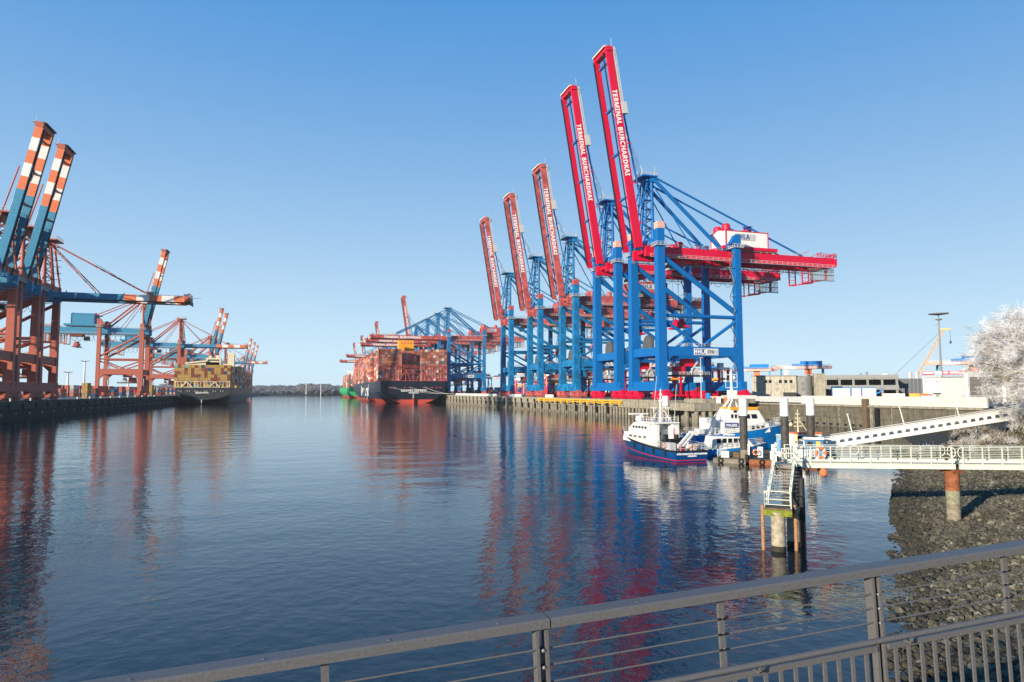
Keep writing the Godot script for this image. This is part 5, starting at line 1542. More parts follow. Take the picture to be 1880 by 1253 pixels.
	b = MB.new(); b.box(Vector3(0, -0.15, 0), Vector3(3.4, 0.2, 1.1)); b.box(Vector3(0.4, 0.5, 0), Vector3(0.5, 0.9, 0.6)); part("floor", b, M.dark, rb)
	b = MB.new(); b.box(Vector3(-1.9, 0.7, 0), Vector3(0.6, 0.7, 0.5)); b.box(Vector3(-2.0, 0.0, 0), Vector3(0.25, 1.0, 0.25)); part("outboard_motor", b, M.dark, rb)
	b = MB.new(); b.box(Vector3(-1.2, 1.9, -0.75), Vector3(0.55, 0.75, 0.3)); part("red_float", b, M.red, t)
	b = MB.new(); b.box(Vector3(1.3, 1.95, -1.6), Vector3(1.3, 0.9, 1.0)); b.box(Vector3(-1.8, 2.1, -3.0), Vector3(0.9, 1.1, 1.6)); part("deck_locker", b, M.lgrey, t)
	lifebuoy(at + Vector3(0.2, 2.1, -0.05), Vector3(0, 0, 1), "orange lifebuoy on the navy boat's stern rail")
	lifebuoy(at + Vector3(-2.75, 2.2, -3.4), Vector3(1, 0, 0.2), "orange lifebuoy on the navy boat's port rail aft")
	lifebuoy(at + Vector3(-2.35, 3.4, -15.0), Vector3(1, 0, 0.2), "orange lifebuoy on the navy boat's port rail forward")
	for k in 4:
		var fs := boat_section(0.12 + 0.16 * k, 0.72, L, B, s0, s1)
		b = MB.new(); b.tube(Vector3(-fs.x - 0.16, fs.y - 0.45, fs.z), Vector3(-fs.x - 0.16, fs.y + 0.35, fs.z), 0.15, 0.15, 10); part("fender", b, M.rubber, t)
	b = MB.new()
	for k in 6: b.box(Vector3(-2.25, 2.5, -9.4 - k * 1.15), Vector3(0.1, 0.75, 0.9))
	part("side_locker", b, M.white, t)
	b = MB.new(); b.box(Vector3(-0.3, 3.9, -17.9), Vector3(0.9, 0.8, 0.8)); b.tube(Vector3(0, 3.2, -19.5), Vector3(0, 5.6, -19.5), 0.05, 0.03, 6); part("bow_winch", b, M.lgrey, t)
	b = MB.new()
	for x in [-1.9, -0.4, 1.9]: b.tube(Vector3(x, 5.6, -7.2), Vector3(x, 6.5, -7.2), 0.03, 0.03, 5)
	b.railing([Vector3(-2.2, 5.55, -7.0), Vector3(2.2, 5.55, -7.0)], 0.8, 0.025, 0.8, 2); b.railing([Vector3(-2.2, 5.55, -7.0), Vector3(-2.2, 5.55, -12.0)], 0.8, 0.025, 0.8, 2); part("upper_railing", b, M.white, t)
	# large blue and white boat, bow to the right
	L = 21.5; B = 5.6; s0 = 2.8; s1 = 5.0
	at = Vector3(67.6, 0, -110.5); turn = deg_to_rad(-93)
	t = thing("police_boat", "large white boat with bright blue hull and POLIZEI board, bow to right", "boat", at, turn)
	part("hull", boat_hull(L, B, s0, s1, [0.0, 0.2, 0.4, 0.6, 0.8, 0.97]), M.hull_blue, t)
	part("rubbing_strake", boat_hull(L + 0.1, B + 0.12, s0, s1, [0.95, 1.0]), M.white, t)
	part("deck", boat_deck(L, B, s0, s1), M.lgrey, t)
	part("railing", boat_rail(L, B, s0, s1, 0.02, 0.97, 0.9), M.white, t)
	w = part("lower_house", house_mesh([Vector2(-5.6, 2.1), Vector2(-15.6, 3.0), Vector2(-15.3, 4.6), Vector2(-14.2, 5.0), Vector2(-5.6, 5.0)], 4.4, 3.9), M.white, t)
	for k in 3: side_pane(w, -11.6 - k * 1.0, -12.1 - k * 1.0, 3.5, 4.2, 2.22)
	var u := part("wheelhouse", house_mesh([Vector2(-6.4, 5.0), Vector2(-14.6, 5.0), Vector2(-13.4, 7.0), Vector2(-7.4, 7.2)], 3.9, 3.5), M.white, t)
	for k in 4: side_pane(u, -7.6 - k * 0.75, -8.0 - k * 0.75, 5.6, 6.3, 1.92)
	side_pane(u, -10.7, -11.5, 5.5, 6.3, 1.93, 0.15); side_pane(u, -11.9, -13.0, 5.5, 6.3, 1.93, 0.2)
	side_pane(u, -8.2, -8.8, 6.6, 7.0, 1.86)
	b = MB.new(); b.prism(PackedVector2Array([Vector2(-1.6, 0), Vector2(1.6, 0), Vector2(1.45, 1.0), Vector2(-1.45, 1.0)]), -0.03, 0.03, Transform3D(Basis(Vector3(1, 0, 0), Vector3(0, 0.86, 0.51), Vector3(0, -0.51, 0.86)), Vector3(0, 5.5, -14.3))); part("windscreen", b, M.glass, u)
	b = MB.new(); b.box(Vector3(0, 7.35, -10.4), Vector3(3.9, 0.5, 5.6)); part("orange_band", b, M.gold, u)
	for sd in [1.0, -1.0]:
		b = MB.new(); b.box(Vector3(2.28 * sd, 4.35, -7.4), Vector3(0.12, 0.9, 2.5)); var bd := part("name_board", b, M.signblue, t)
		lettering("POLIZEI", 0.42, bd, Transform3D(Basis(Vector3(0, 0, -sd), Vector3.UP, Vector3(sd, 0, 0)), Vector3(2.36 * sd, 4.35, -7.4)), M.text)
	b = MB.new()
	b.bar(Vector3(-1.2, 7.2, -7.6), Vector3(-0.3, 9.6, -9.2), 0.3, 0.3); b.bar(Vector3(1.2, 7.2, -7.6), Vector3(0.3, 9.6, -9.2), 0.3, 0.3); b.bar(Vector3(0, 7.2, -10.2), Vector3(0, 9.6, -9.2), 0.3, 0.3)
	b.box(Vector3(0, 9.9, -9.1), Vector3(1.2, 1.6, 1.4)); b.tube(Vector3(0, 10.5, -9.0), Vector3(0, 14.6, -9.0), 0.3, 0.1, 8)
	for y in [11.2, 12.4, 13.6]: b.bar(Vector3(0, y, -10.2), Vector3(0, y, -7.8), 0.12, 0.12)
	for z in [-10.2, -7.8]: b.tube(Vector3(0, 11.2, z), Vector3(0, 14.2, z), 0.05, 0.04, 5)
	b.lathe(Vector3(0, 12.7, -9.6), [[0.1, 0], [0.4, 0.3], [0, 0.7]], 8); part("mast", b, M.white, t)
	b = MB.new(); b.box(Vector3(0, 4.2, -3.9), Vector3(2.4, 2.8, 2.0)); b.bar(Vector3(0.6, 3.2, -1.0), Vector3(0.6, 3.9, -6.4), 0.3, 0.35); part("funnel_block", b, M.white, t)
	b = MB.new(); b.tube(Vector3(0, 3.9, -19.4), Vector3(0, 6.3, -19.4), 0.08, 0.06, 6); b.bar(Vector3(0, 6.2, -20.2), Vector3(0, 6.2, -18.6), 0.08, 0.1); b.box(Vector3(0, 4.3, -19.0), Vector3(0.8, 0.7, 0.9)); part("bow_mast", b, M.lgrey, t)
	lifebuoy(at + Vector3(9.6, 4.2, 2.35), Vector3(0, 0, 1), "orange lifebuoy on the white side of the large blue boat", 0.36)
	for k in 3:
		b = MB.new(); b.tube(Vector3(2.95, 1.3, -4.0 - k * 4.2), Vector3(2.95, 2.2, -4.0 - k * 4.2), 0.18, 0.18, 10); part("fender", b, M.rubber, t)
	b = MB.new(); b.railing([Vector3(2.0, 5.0, -5.8), Vector3(2.0, 5.0, -1.4)], 0.8, 0.025, 0.8, 2); b.box(Vector3(1.2, 3.3, -1.6), Vector3(1.4, 0.9, 1.4)); b.bar(Vector3(1.6, 3.0, -2.4), Vector3(1.6, 6.4, -4.6), 0.12, 0.12); part("aft_gear", b, M.white, t)
	# small blue and white launch in front of it
	L = 12.6; B = 3.9; s0 = 1.1; s1 = 1.9
	at = Vector3(62.6, 0, -100.0); turn = deg_to_rad(-96)
	t = thing("patrol_launch", "small blue launch with long white cabin in front of the large blue boat", "boat", at, turn)
	part("hull", boat_hull(L, B, s0, s1, [0.0, 0.25, 0.5, 0.75, 0.96]), M.hull_blue, t)
	part("rubbing_strake", boat_hull(L + 0.1, B + 0.1, s0, s1, [0.93, 1.0]), M.white, t)
	part("deck", boat_deck(L, B, s0, s1), M.white, t)
	part("railing", boat_rail(L, B, s0, s1, 0.05, 0.95, 0.8), M.lgrey, t)
	w = part("cabin", house_mesh([Vector2(-2.0, 1.1), Vector2(-9.6, 1.4), Vector2(-8.2, 2.9), Vector2(-2.4, 3.1)], 3.1, 2.8), M.white, t)
	for k in 4: side_pane(w, -2.9 - k * 1.0, -3.6 - k * 1.0, 2.0, 2.75, 1.50)
	side_pane(w, -6.9, -7.6, 2.0, 2.75, 1.50, 0.2)
	b = MB.new(); b.prism(PackedVector2Array([Vector2(-1.3, 0), Vector2(1.3, 0), Vector2(1.2, 1.1), Vector2(-1.2, 1.1)]), -0.03, 0.03, Transform3D(Basis(Vector3(1, 0, 0), Vector3(0, 0.72, 0.69), Vector3(0, -0.69, 0.72)), Vector3(0, 1.85, -9.25))); part("windscreen", b, M.glass, w)
	b = MB.new(); b.box(Vector3(0, 3.3, -6.0), Vector3(1.6, 0.2, 1.0)); b.tube(Vector3(0, 3.1, -5.0), Vector3(0, 5.0, -5.0), 0.08, 0.05, 6); b.box(Vector3(0, 4.1, -5.0), Vector3(1.4, 0.15, 0.2)); part("radar_mast", b, M.white, t)
	# fourth boat beyond the blue hut
	L = 11.0; B = 3.6; s0 = 1.0; s1 = 1.8
	at = Vector3(80.5, 0, -101.0); turn = deg_to_rad(-95)
	t = thing("work_boat", "small navy work boat with cluttered white mast behind the blue hut", "boat", at, turn)
	part("hull", boat_hull(L, B, s0, s1, [0.0, 0.25, 0.5, 0.75, 0.96]), M.hull_navy, t)
	part("deck", boat_deck(L, B, s0, s1), M.lgrey, t)
	part("railing", boat_rail(L, B, s0, s1, 0.4, 0.97, 0.8), M.white, t)
	w = part("cabin", house_mesh([Vector2(-1.0, 1.0), Vector2(-8.0, 1.4), Vector2(-6.6, 3.0), Vector2(-1.4, 3.2)], 2.9, 2.6), M.white, t)
	b = MB.new(); b.box(Vector3(0, 3.25, -4.0), Vector3(2.9, 0.25, 5.4)); part("orange_roof_edge", b, M.ring, w)
	for k in 4: side_pane(w, -1.9 - k * 1.1, -2.7 - k * 1.1, 2.1, 2.8, 1.40)
	b = MB.new(); b.tube(Vector3(0, 3.2, -3.0), Vector3(0, 7.4, -3.0), 0.16, 0.06, 8)
	for k in 4: b.bar(Vector3(0, 4.4 + k * 0.7, -3.8 + k * 0.15), Vector3(0, 4.4 + k * 0.7, -2.2 - k * 0.15), 0.12, 0.2)
	b.lathe(Vector3(0, 4.4, -1.6), [[0.2, 0], [0.4, 0.3], [0, 0.8]], 10); b.bar(Vector3(0, 3.2, -5.0), Vector3(0, 5.6, -3.2), 0.12, 0.12); part("mast", b, M.cream, t)
	# dark barge hull between the large boat and the hut
	L = 14.0; B = 4.4; s0 = 1.5; s1 = 2.2
	t = thing("dark_barge", "dark hulled barge lying right of the large blue boat's bow", "boat", Vector3(80.5, 0, -113.0), deg_to_rad(-95))
	part("hull", boat_hull(L, B, s0, s1, [0.0, 0.3, 0.6, 1.0]), M.dark, t)
	part("deck", boat_deck(L, B, s0, s1), M.grey, t)
	b = MB.new(); b.box(Vector3(0, 2.0, -3), Vector3(2.4, 1.4, 3)); part("deck_box", b, M.dark, t)
	# pontoon
	var e1 := Vector3(0.707, 0, 0.707); var e2 := Vector3(0.707, 0, -0.707)
	var c0 := Vector3(58.6, 0, -89.2)
	t = thing("pontoon", "brown timber edged landing pontoon between the boats and white capped piles", "pontoon", c0)
	t.rotation.y = -PI / 4
	# local x runs along the front edge, -z runs back
	b = MB.new(); b.box(Vector3(7.4, 0.0, -9.3), Vector3(14.2, 1.1, 17.4)); part("float", b, M.dark, t)
	for k in 18:
		b = MB.new(); b.box(Vector3(7.4, 0.62, -0.5 - k * 1.0), Vector3(14.6 - 0.3 * (k % 3), 0.1, 0.94)); part("deck_plank", b, M.timber, t)
	for q in [[2.4, 4.6], [7.0, 3.6], [11.8, 4.8]]:
		b = MB.new(); b.box(Vector3(q[0], 0.28, 0.2), Vector3(q[1], 0.62, 0.4)); part("fender_beam", b, M.pile if q[0] < 4 else M.rust, t)
	for k in 3:
		b = MB.new(); b.tube(Vector3(4.9 + k * 4.0, 0.2, 0.0), Vector3(4.9 + k * 4.0, 1.3, 0.0), 0.28, 0.28, 10); part("bollard", b, M.rubber, t)
	for k in 5:
		b = MB.new(); b.torus(Vector3(1.2 + k * 2.9, 0.35, 0.46), Vector3(0, 0, 1), 0.3, 0.13, 14, 6); part("tyre_fender", b, M.rubber, t)
	for q in [[1.6, -1.2, 0.9, M.lgrey], [3.0, -2.4, 0.7, M.timber], [8.6, -1.6, 1.1, M.white], [3.9, -5.0, 1.2, M.rust]]:
		b = MB.new(); b.box(Vector3(q[0], 0.67 + q[2] * 0.5, q[1]), Vector3(q[2] * 1.3, q[2], 0.8)); b.box(Vector3(q[0], 0.70 + q[2], q[1]), Vector3(q[2] * 1.36, 0.06, 0.86)); part("deck_chest", b, q[3], t)
	b = MB.new(); b.railing([Vector3(0.3, 0.67, -2.0), Vector3(0.3, 0.67, -9.0)], 1.1, 0.03, 1.2, 2); part("railing", b, M.white, t)
	b = MB.new(); b.railing([Vector3(9.5, 1.0, -1.0), Vector3(14.4, 1.0, -1.0)], 1.3, 0.04, 0.3, 2); b.box(Vector3(12.2, 1.6, -1.0), Vector3(0.9, 1.4, 0.1)); part("railing", b, M.white, t)
	b = MB.new(); b.box(Vector3(6.6, 1.7, -0.9), Vector3(0.7, 1.5, 0.5)); b.box(Vector3(5.0, 1.9, -0.8), Vector3(0.25, 1.9, 0.25)); part("service_post", b, M.white, t)
	lifebuoy(c0 + e1 * 5.8 + Vector3(0, 1.75, 0) + Vector3(0, 0, 0.5), Vector3(-0.5, 0, 0.8), "orange lifebuoy on the pontoon beside the white capped pile", 0.36)
	# blue hut and yellow ladder on the pontoon
	t = thing("blue_hut", "weathered blue hut with white upper panels on the pontoon", "hut", Vector3(74.3, 0.7, -86.2), deg_to_rad(-43))
	b = MB.new(); b.box(Vector3(0, 1.3, 0), Vector3(2.6, 2.6, 2.4)); part("wall", b, paint(0.06, 0.20, 0.42, 0.7, "stain", 0.6), t)
	b = MB.new(); b.box(Vector3(0, 2.75, 0), Vector3(2.9, 0.3, 2.7)); part("roof", b, M.white, t)
	for x in [-0.6, 0.6]:
		b = MB.new(); b.box(Vector3(x, 1.9, 1.22), Vector3(0.6, 0.8, 0.06)); part("window", b, M.dark if x < 0 else M.yellow, t)
	b = MB.new(); b.box(Vector3(-2.0, 1.9, 1.0), Vector3(2.0, 0.8, 0.1)); part("notice_board", b, M.white, t)
	t = thing("blue_container_hut", "pale blue flat container hut left of the middle pile", "hut", Vector3(71.9, 0.7, -90.5), deg_to_rad(-43))
	b = MB.new(); b.box(Vector3(0, 1.5, 0), Vector3(1.5, 3.0, 1.5)); part("wall", b, paint(0.25, 0.42, 0.60, 0.6, "stain", 0.5), t)
	b = MB.new(); b.box(Vector3(0, 3.05, 0), Vector3(1.6, 0.12, 1.6)); part("roof", b, M.lgrey, t)
	b = MB.new(); b.box(Vector3(0.1, 1.2, 0.77), Vector3(0.7, 2.1, 0.05)); part("door", b, M.hull_blue, t)
	b = MB.new()
	for x in [-0.2, 0.2]: b.bar(Vector3(x, 0, 0), Vector3(x, 3.6, 0), 0.09, 0.09)
	for k in 10: b.bar(Vector3(-0.2, 0.3 + k * 0.34, 0), Vector3(0.2, 0.3 + k * 0.34, 0), 0.05, 0.05)
	solo("yellow_ladder", b, M.yellow, "yellow upright ladder beside the middle white capped pile", "ladder", Vector3(68.0, 0.7, -82.6), deg_to_rad(-40))
	# white capped guide piles
	for q in [[62.6, -87.2, "leftmost of three, by the launch"], [67.3, -84.0, "middle of three, behind the stairs"], [73.6, -86.0, "rightmost of three, by the gangway foot"]]:
		t = thing("guide_pile", "dark mooring pile with white cap, %s" % q[2], "pile", Vector3(q[0], 0, q[1]), 0, "white capped mooring piles")
		b = MB.new(); b.tube(Vector3(0, 1.9, 0), Vector3(0, 6.9, 0), 0.56, 0.56, 20); part("shaft", b, paint(0.075, 0.072, 0.072, 0.6, "stain", 0.3), t)
		b = MB.new(); b.tube(Vector3(0, -4, 0), Vector3(0, 1.9, 0), 0.565, 0.565, 20); part("weathered_foot", b, M.pile, t)
		b = MB.new(); b.lathe(Vector3(0, 6.9, 0), [[0.60, 0], [0.60, 2.55], [0.0, 2.75]], 20); part("cap", b, M.white, t)

# ---------------------------------------------------------------- pale green walkway, stairs, gangway
func build_walkway() -> void:
	var b: MB
	var P: Material = M.pale_green
	var t := thing("footbridge", "pale green steel footbridge with open railings crossing above the rocks", "footbridge", Vector3(38.0, 4.6, -45.1), deg_to_rad(-22.43))
	for seg in [[-1.6, 10.75], [11.05, 34.0]]:
		var x0: float = seg[0]; var x1: float = seg[1]
		for z in [-0.75, 0.75]:
			b = MB.new(); b.box(Vector3((x0 + x1) * 0.5, 0.16, z), Vector3(x1 - x0, 0.36, 0.14)); b.box(Vector3((x0 + x1) * 0.5, 0.36, z), Vector3(x1 - x0, 0.05, 0.24)); part("girder", b, P, t)
			b = MB.new(); b.box(Vector3((x0 + x1) * 0.5, 0.56, z), Vector3(x1 - x0, 0.16, 0.02)); part("toe_board", b, P, t)
			var n := int(round((x1 - x0) / 1.48))
			for k in n + 1:
				var x := lerpf(x0 + 0.25, x1 - 0.25, float(k) / n)
				b = MB.new(); b.box(Vector3(x, 0.9, z + 0.09 * signf(z)), Vector3(0.07, 1.5, 0.05)); part("post", b, P, t)
			for y in [1.64, 1.40, 1.12, 0.86]:
				b = MB.new(); b.tube(Vector3(x0 + 0.2, y, z), Vector3(x1 - 0.2, y, z), 0.03 if y > 1.5 else 0.022, -1, 8); part("rail", b, P, t)
			# rounded ends of the railing at the joint
			for e in ([[x1, 1.0]] if x0 < 0 else [[x0, -1.0]]):
				b = MB.new()
				var pts := []
				for k in 9:
					var a := -PI / 2 + PI * k / 8.0
					pts.append(Vector3(e[0] - e[1] * 0.2 + e[1] * 0.26 * cos(a), 1.25 + 0.39 * sin(a), z))
				b.path(pts, 0.035, 6); part("rail_end", b, P, t)
		b = MB.new(); b.box(Vector3((x0 + x1) * 0.5, 0.42, 0), Vector3(x1 - x0, 0.06, 1.36)); part("deck", b, M.grey, t)
	b = MB.new(); b.torus(Vector3(3.4, 1.38, 0.82), Vector3(0, 0, 1), 0.33, 0.035, 20, 6); part("wheel_ring", b, P, t)
	# rust red pile under the joint
	t = thing("rusty_pile", "rust red steel pile with pale concrete foot under the footbridge joint", "pile", Vector3(48.05, 0, -40.95))
	b = MB.new(); b.tube(Vector3(0, 2.9, 0), Vector3(0, 4.25, 0), 0.50, 0.50, 24); part("steel_sleeve", b, M.rust, t)
	b = MB.new(); b.tube(Vector3(0, 1.9, 0), Vector3(0, 2.9, 0), 0.485, 0.49, 24, false); part("middle_shaft", b, paint(0.30, 0.31, 0.24, 0.9, "stain", 0.9), t)
	b = MB.new(); b.tube(Vector3(0, -1.5, 0), Vector3(0, 1.9, 0), 0.49, 0.485, 24, false); part("concrete_shaft", b, paint(0.30, 0.27, 0.22, 0.9, "stain", 0.6), t)
	b = MB.new(); b.box(Vector3(0, 4.33, 0), Vector3(1.06, 0.14, 1.06)); b.box(Vector3(0, 4.5, 0), Vector3(0.8, 0.2, 0.9)); part("head_plate", b, M.rust, t)
	lifebuoy(Vector3(38.4, 5.75, -43.85), Vector3(-0.3, 0, 0.9), "orange lifebuoy hung at the left end of the footbridge", 0.36)
	b = MB.new(); b.lathe(Vector3.ZERO, [[0.0, -0.4], [0.28, -0.2], [0.3, 0.05], [0.1, 0.35], [0, 0.4]], 12); solo("orange_float", b, M.ring, "small orange float hanging under the footbridge's left end", "float", Vector3(38.7, 4.25, -44.0))
	# head of the stairs: posts
	t = thing("stair_landing", "pale green landing posts at the head of the stairs", "landing", Vector3(35.3, 0, -44.2), deg_to_rad(-43))
	b = MB.new(); b.box(Vector3(0, 4.85, -0.9), Vector3(1.6, 0.2, 2.6)); part("deck", b, M.grey, t)
	for q in [[-0.78, 0.2], [0.78, 0.2], [-0.78, -2.0], [0.78, -2.0]]:
		b = MB.new(); b.box(Vector3(q[0], 5.6, q[1]), Vector3(0.22 if q[1] > 0 else 0.12, 1.7, 0.16)); part("post", b, P, t)
	for x in [-0.78, 0.78]:
		for y in [6.1, 5.6]:
			b = MB.new(); b.bar(Vector3(x, y, 0.2), Vector3(x, y, -2.0), 0.06, 0.06); part("rail", b, P, t)
	b = MB.new(); b.tube(Vector3(0.8, -4, -0.6), Vector3(0.8, 4.7, -0.6), 0.42, 0.42, 16, false); part("support_pile", b, M.dark, t)
	# stairs down to the low landing
	t = thing("steel_stairs", "open steel stairs with pale green stringers going down to the water", "stairs", Vector3(31.5, 2.85, -40.1), deg_to_rad(-43.0))
	# local -z climbs
	var run := 5.4; var rise := 2.1; var ns := 12
	var tread := paint(0.36, 0.33, 0.28, 0.85, "stain", 0.8)
	for k in ns:
		b = MB.new(); b.box(Vector3(0, rise * (k + 1) / ns, -run * (k + 0.5) / ns), Vector3(1.25, 0.05, 0.30)); part("step", b, tread, t)
	for x in [-0.7, 0.7]:
		b = MB.new(); b.bar(Vector3(x, 0.05, 0.1), Vector3(x, rise + 0.05, -run), 0.07, 0.26); part("stringer", b, P, t)
		for k in 5:
			b = MB.new(); b.box(Vector3(x, rise * k / 4.0 + 0.55, -run * k / 4.0), Vector3(0.06, 1.1, 0.06)); part("rail_post", b, P, t)
		for o in [1.08, 0.6]:
			b = MB.new(); b.bar(Vector3(x, o, 0), Vector3(x, rise + o, -run), 0.05, 0.05); part("rail", b, P, t)
	# low landing on concrete piles
	t = thing("low_landing", "mossy landing platform with rounded rails on pale concrete piles", "landing", Vector3(30.6, 0, -39.0), deg_to_rad(-43.0))
	b = MB.new(); b.box(Vector3(0, 2.78, 0), Vector3(1.7, 0.12, 1.7)); part("deck", b, M.timber, t)
	b = MB.new(); b.box(Vector3(0, 2.52, 0.80), Vector3(1.75, 0.40, 0.14)); part("front_beam", b, M.algae, t)
	for x in [-0.8, 0.8]:
		b = MB.new(); b.box(Vector3(x, 2.52, 0), Vector3(0.12, 0.36, 1.5)); part("side_beam", b, M.rubber, t)
	for q in [[Vector3(-0.82, 2.8, 0.8), Vector3(0.82, 2.8, 0.8)], [Vector3(-0.82, 2.8, -0.6), Vector3(-0.82, 2.8, 0.8)]]:
		b = MB.new()
		var a: Vector3 = q[0]; var c: Vector3 = q[1]
		var dd := (c - a).normalized()
		b.path([a, a + Vector3(0, 0.95, 0), a + Vector3(0, 1.12, 0) + dd * 0.15, c + Vector3(0, 1.12, 0) - dd * 0.15, c + Vector3(0, 0.95, 0), c], 0.035, 8)
		b.path([a + Vector3(0, 0.6, 0), c + Vector3(0, 0.6, 0)], 0.028, 6); b.path([a + Vector3(0, 0.25, 0), c + Vector3(0, 0.25, 0)], 0.028, 6)
		part("rail_hoop", b, P, t)
	var conc := paint(0.42, 0.38, 0.31, 0.9, "stain", 0.5)
	for q in [[-0.05, 0.35, 0.45], [0.75, -1.6, 0.42]]:
		b = MB.new(); b.tube(Vector3(q[0], 0.35, q[1]), Vector3(q[0], 2.3, q[1]), q[2], q[2], 20, false); b.tube(Vector3(q[0], 2.1, q[1]), Vector3(q[0], 2.55, q[1]), q[2], q[2] * 1.35, 20); part("concrete_pile", b, conc, t)
		b = MB.new(); b.tube(Vector3(q[0], -4, q[1]), Vector3(q[0], 0.35, q[1]), q[2] * 1.02, q[2] * 1.02, 20, false); part("tide_stained_foot", b, paint(0.05, 0.05, 0.035, 0.8, "stain", 0.7), t)
	for q in [[-0.98, 0.55], [1.0, -0.2]]:
		b = MB.new(); b.tube(Vector3(q[0], -4, q[1]), Vector3(q[0], 2.95, q[1]), 0.12, 0.12, 10); part("fender_post", b, paint(0.42, 0.24, 0.14, 0.9, "stain", 1.2), t)
	b = MB.new(); b.tube(Vector3(1.35, -4, -1.5), Vector3(1.35, 4.6, -1.5), 0.20, 0.20, 10); part("dark_post", b, M.dark, t)
	# white gangway with trapezoid openings
	var g0 := Vector3(75.0, 1.5, -89.5); var g1 := Vector3(110.0, 6.98, -79.6)
	t = thing("gangway", "white steel gangway with row of trapezoid openings rising to the bank", "gangway", g0)
	var gl := g0.distance_to(g1)
	t.look_at_from_position(g0, g1, Vector3.UP)
	# local -z runs up the gangway
	var n2 := 28
	for x in [-0.9, 0.9]:
		for k in n2:
			var z0 := -gl * k / n2; var z1 := -gl * (k + 1) / n2
			var m := (z0 + z1) * 0.5; var hw := absf(z1 - z0)
			b = MB.new()
			# plate around one opening
			b.box(Vector3(x, -0.02, m), Vector3(0.06, 0.56, hw)); b.box(Vector3(x, 0.98, m), Vector3(0.06, 0.52, hw))
			for sg in [-1.0, 1.0]:
				b.prism(PackedVector2Array([Vector2(0.5 * hw, 0.26), Vector2(0.5 * hw, 0.72), Vector2(0.22 * hw, 0.72), Vector2(0.34 * hw, 0.26)]) if sg > 0 else PackedVector2Array([Vector2(-0.5 * hw, 0.26), Vector2(-0.34 * hw, 0.26), Vector2(-0.22 * hw, 0.72), Vector2(-0.5 * hw, 0.72)]), -0.03, 0.03, Transform3D(Basis(Vector3(0, 0, -1), Vector3.UP, Vector3(1, 0, 0)), Vector3(x, 0, m)))
			part("side_panel", b, M.white, t)
		b = MB.new(); b.box(Vector3(x, -0.32, -gl * 0.5), Vector3(0.2, 0.14, gl)); part("bottom_chord", b, M.white, t)
		b = MB.new(); b.tube(Vector3(x, 1.42, 0), Vector3(x, 1.42, -gl), 0.045, -1, 8); part("hand_rail", b, M.white, t)
		b = MB.new(); b.tube(Vector3(x, 1.30, 0), Vector3(x, 1.30, -gl), 0.03, -1, 6); part("hand_rail", b, M.grey, t)
	b = MB.new(); b.box(Vector3(0, 0.0, -gl * 0.5), Vector3(1.74, 0.08, gl)); part("deck", b, M.grey, t)
	for f in [0.235, 0.465, 0.71]:
		b = MB.new(); b.tube(Vector3(-0.95, 1.2, -gl * f), Vector3(-1.0, 4.2, -gl * f + 0.2), 0.09, 0.07, 8); b.box(Vector3(-1.0, 4.22, -gl * f + 0.2), Vector3(0.3, 0.08, 0.3)); part("light_pole", b, M.white, t)

# ---------------------------------------------------------------- frosted tree and shrubs
func twig_mesh(seed_: int, strands: int, droop: float, thick: float, spread: float) -> ArrayMesh:
	var r := RandomNumberGenerator.new(); r.seed = seed_
	var b := MB.new()
	for k in strands:
		var d := Vector3(r.randfn() * spread, r.randfn() * spread * 0.5 + 0.25, r.randfn() * spread).normalized()
		var p := Vector3(r.randfn(), r.randfn(), r.randfn()) * 0.10
		var l := r.randf_range(0.5, 1.25)
		var w := thick
		for s in 3:
			var q := p + d * l / 3.0
			b.tube(p, q, w, w * 0.75, 3, false)
			if s > 0:
				var e := (d + Vector3(r.randfn(), r.randfn(), r.randfn()) * 0.6).normalized()
				b.tube(p, p + e * l * 0.35, w * 0.7, w * 0.4, 3, false)
			p = q; w *= 0.75
			d = (d + Vector3(r.randfn() * 0.15, -droop, r.randfn() * 0.15)).normalized()
	return b.mesh()

func leaf_clump(seed_: int, n: int) -> ArrayMesh:
	var r := RandomNumberGenerator.new(); r.seed = seed_
	var b := MB.new()
	for k in n:
		var p := Vector3(r.randfn(), r.randfn(), r.randfn()) * 0.28
		var u := Vector3(r.randfn(), r.randfn(), r.randfn()).normalized(); var w := u.cross(Vector3(r.randfn(), r.randfn(), r.randfn())).normalized()
		var s := r.randf_range(0.035, 0.075)
		b.quad(p - u * s * 1.4, p + w * s * 0.6, p + u * s * 1.4, p - w * s * 0.6)
	return b.mesh()

func child_scatter(called: String, mesh: Mesh, material: Material, xf: Array, parent: Node) -> void:
	var mm := MultiMesh.new()
	mm.transform_format = MultiMesh.TRANSFORM_3D
	mm.mesh = mesh; mm.instance_count = xf.size()
	for k in xf.size(): mm.set_instance_transform(k, xf[k])
	var o := MultiMeshInstance3D.new()
	o.name = called; o.multimesh = mm; o.material_override = material
	parent.add_child(o, true)
	o.set_meta("kind", "stuff")

func grow(b: MB, p: Vector3, d: Vector3, l: float, w: float, level: int, r: RandomNumberGenerator, ends: Array) -> void:
	var steps := 4
	for s in steps:
		var q := p + d * l / steps
		b.tube(p, q, w, w * 0.86, 7 if level < 2 else 5, false)
		w *= 0.86
		p = q
		d = (d + Vector3(r.randfn() * 0.13, (0.05 if level < 2 else -0.16), r.randfn() * 0.13)).normalized()
		if level >= 2:
			ends.append([p, d])
			if level >= 3: ends.append([p.lerp(p - d * l / steps, 0.5), d])
		if level < 3 and (s > 0 or level > 0):
			var kids := 2 if level == 2 else (2 if r.randf() < 0.6 else 1)
			for k in kids:
				var side := d.cross(Vector3(r.randfn(), r.randfn(), r.randfn())).normalized()
				grow(b, p, (d * 0.62 + side * r.randf_range(0.55, 0.95)).normalized(), l * r.randf_range(0.50, 0.68), w * 0.62, level + 1, r, ends)
	if level < 3:
		grow(b, p, d, l * 0.62, w * 0.8, level + 1, r, ends)

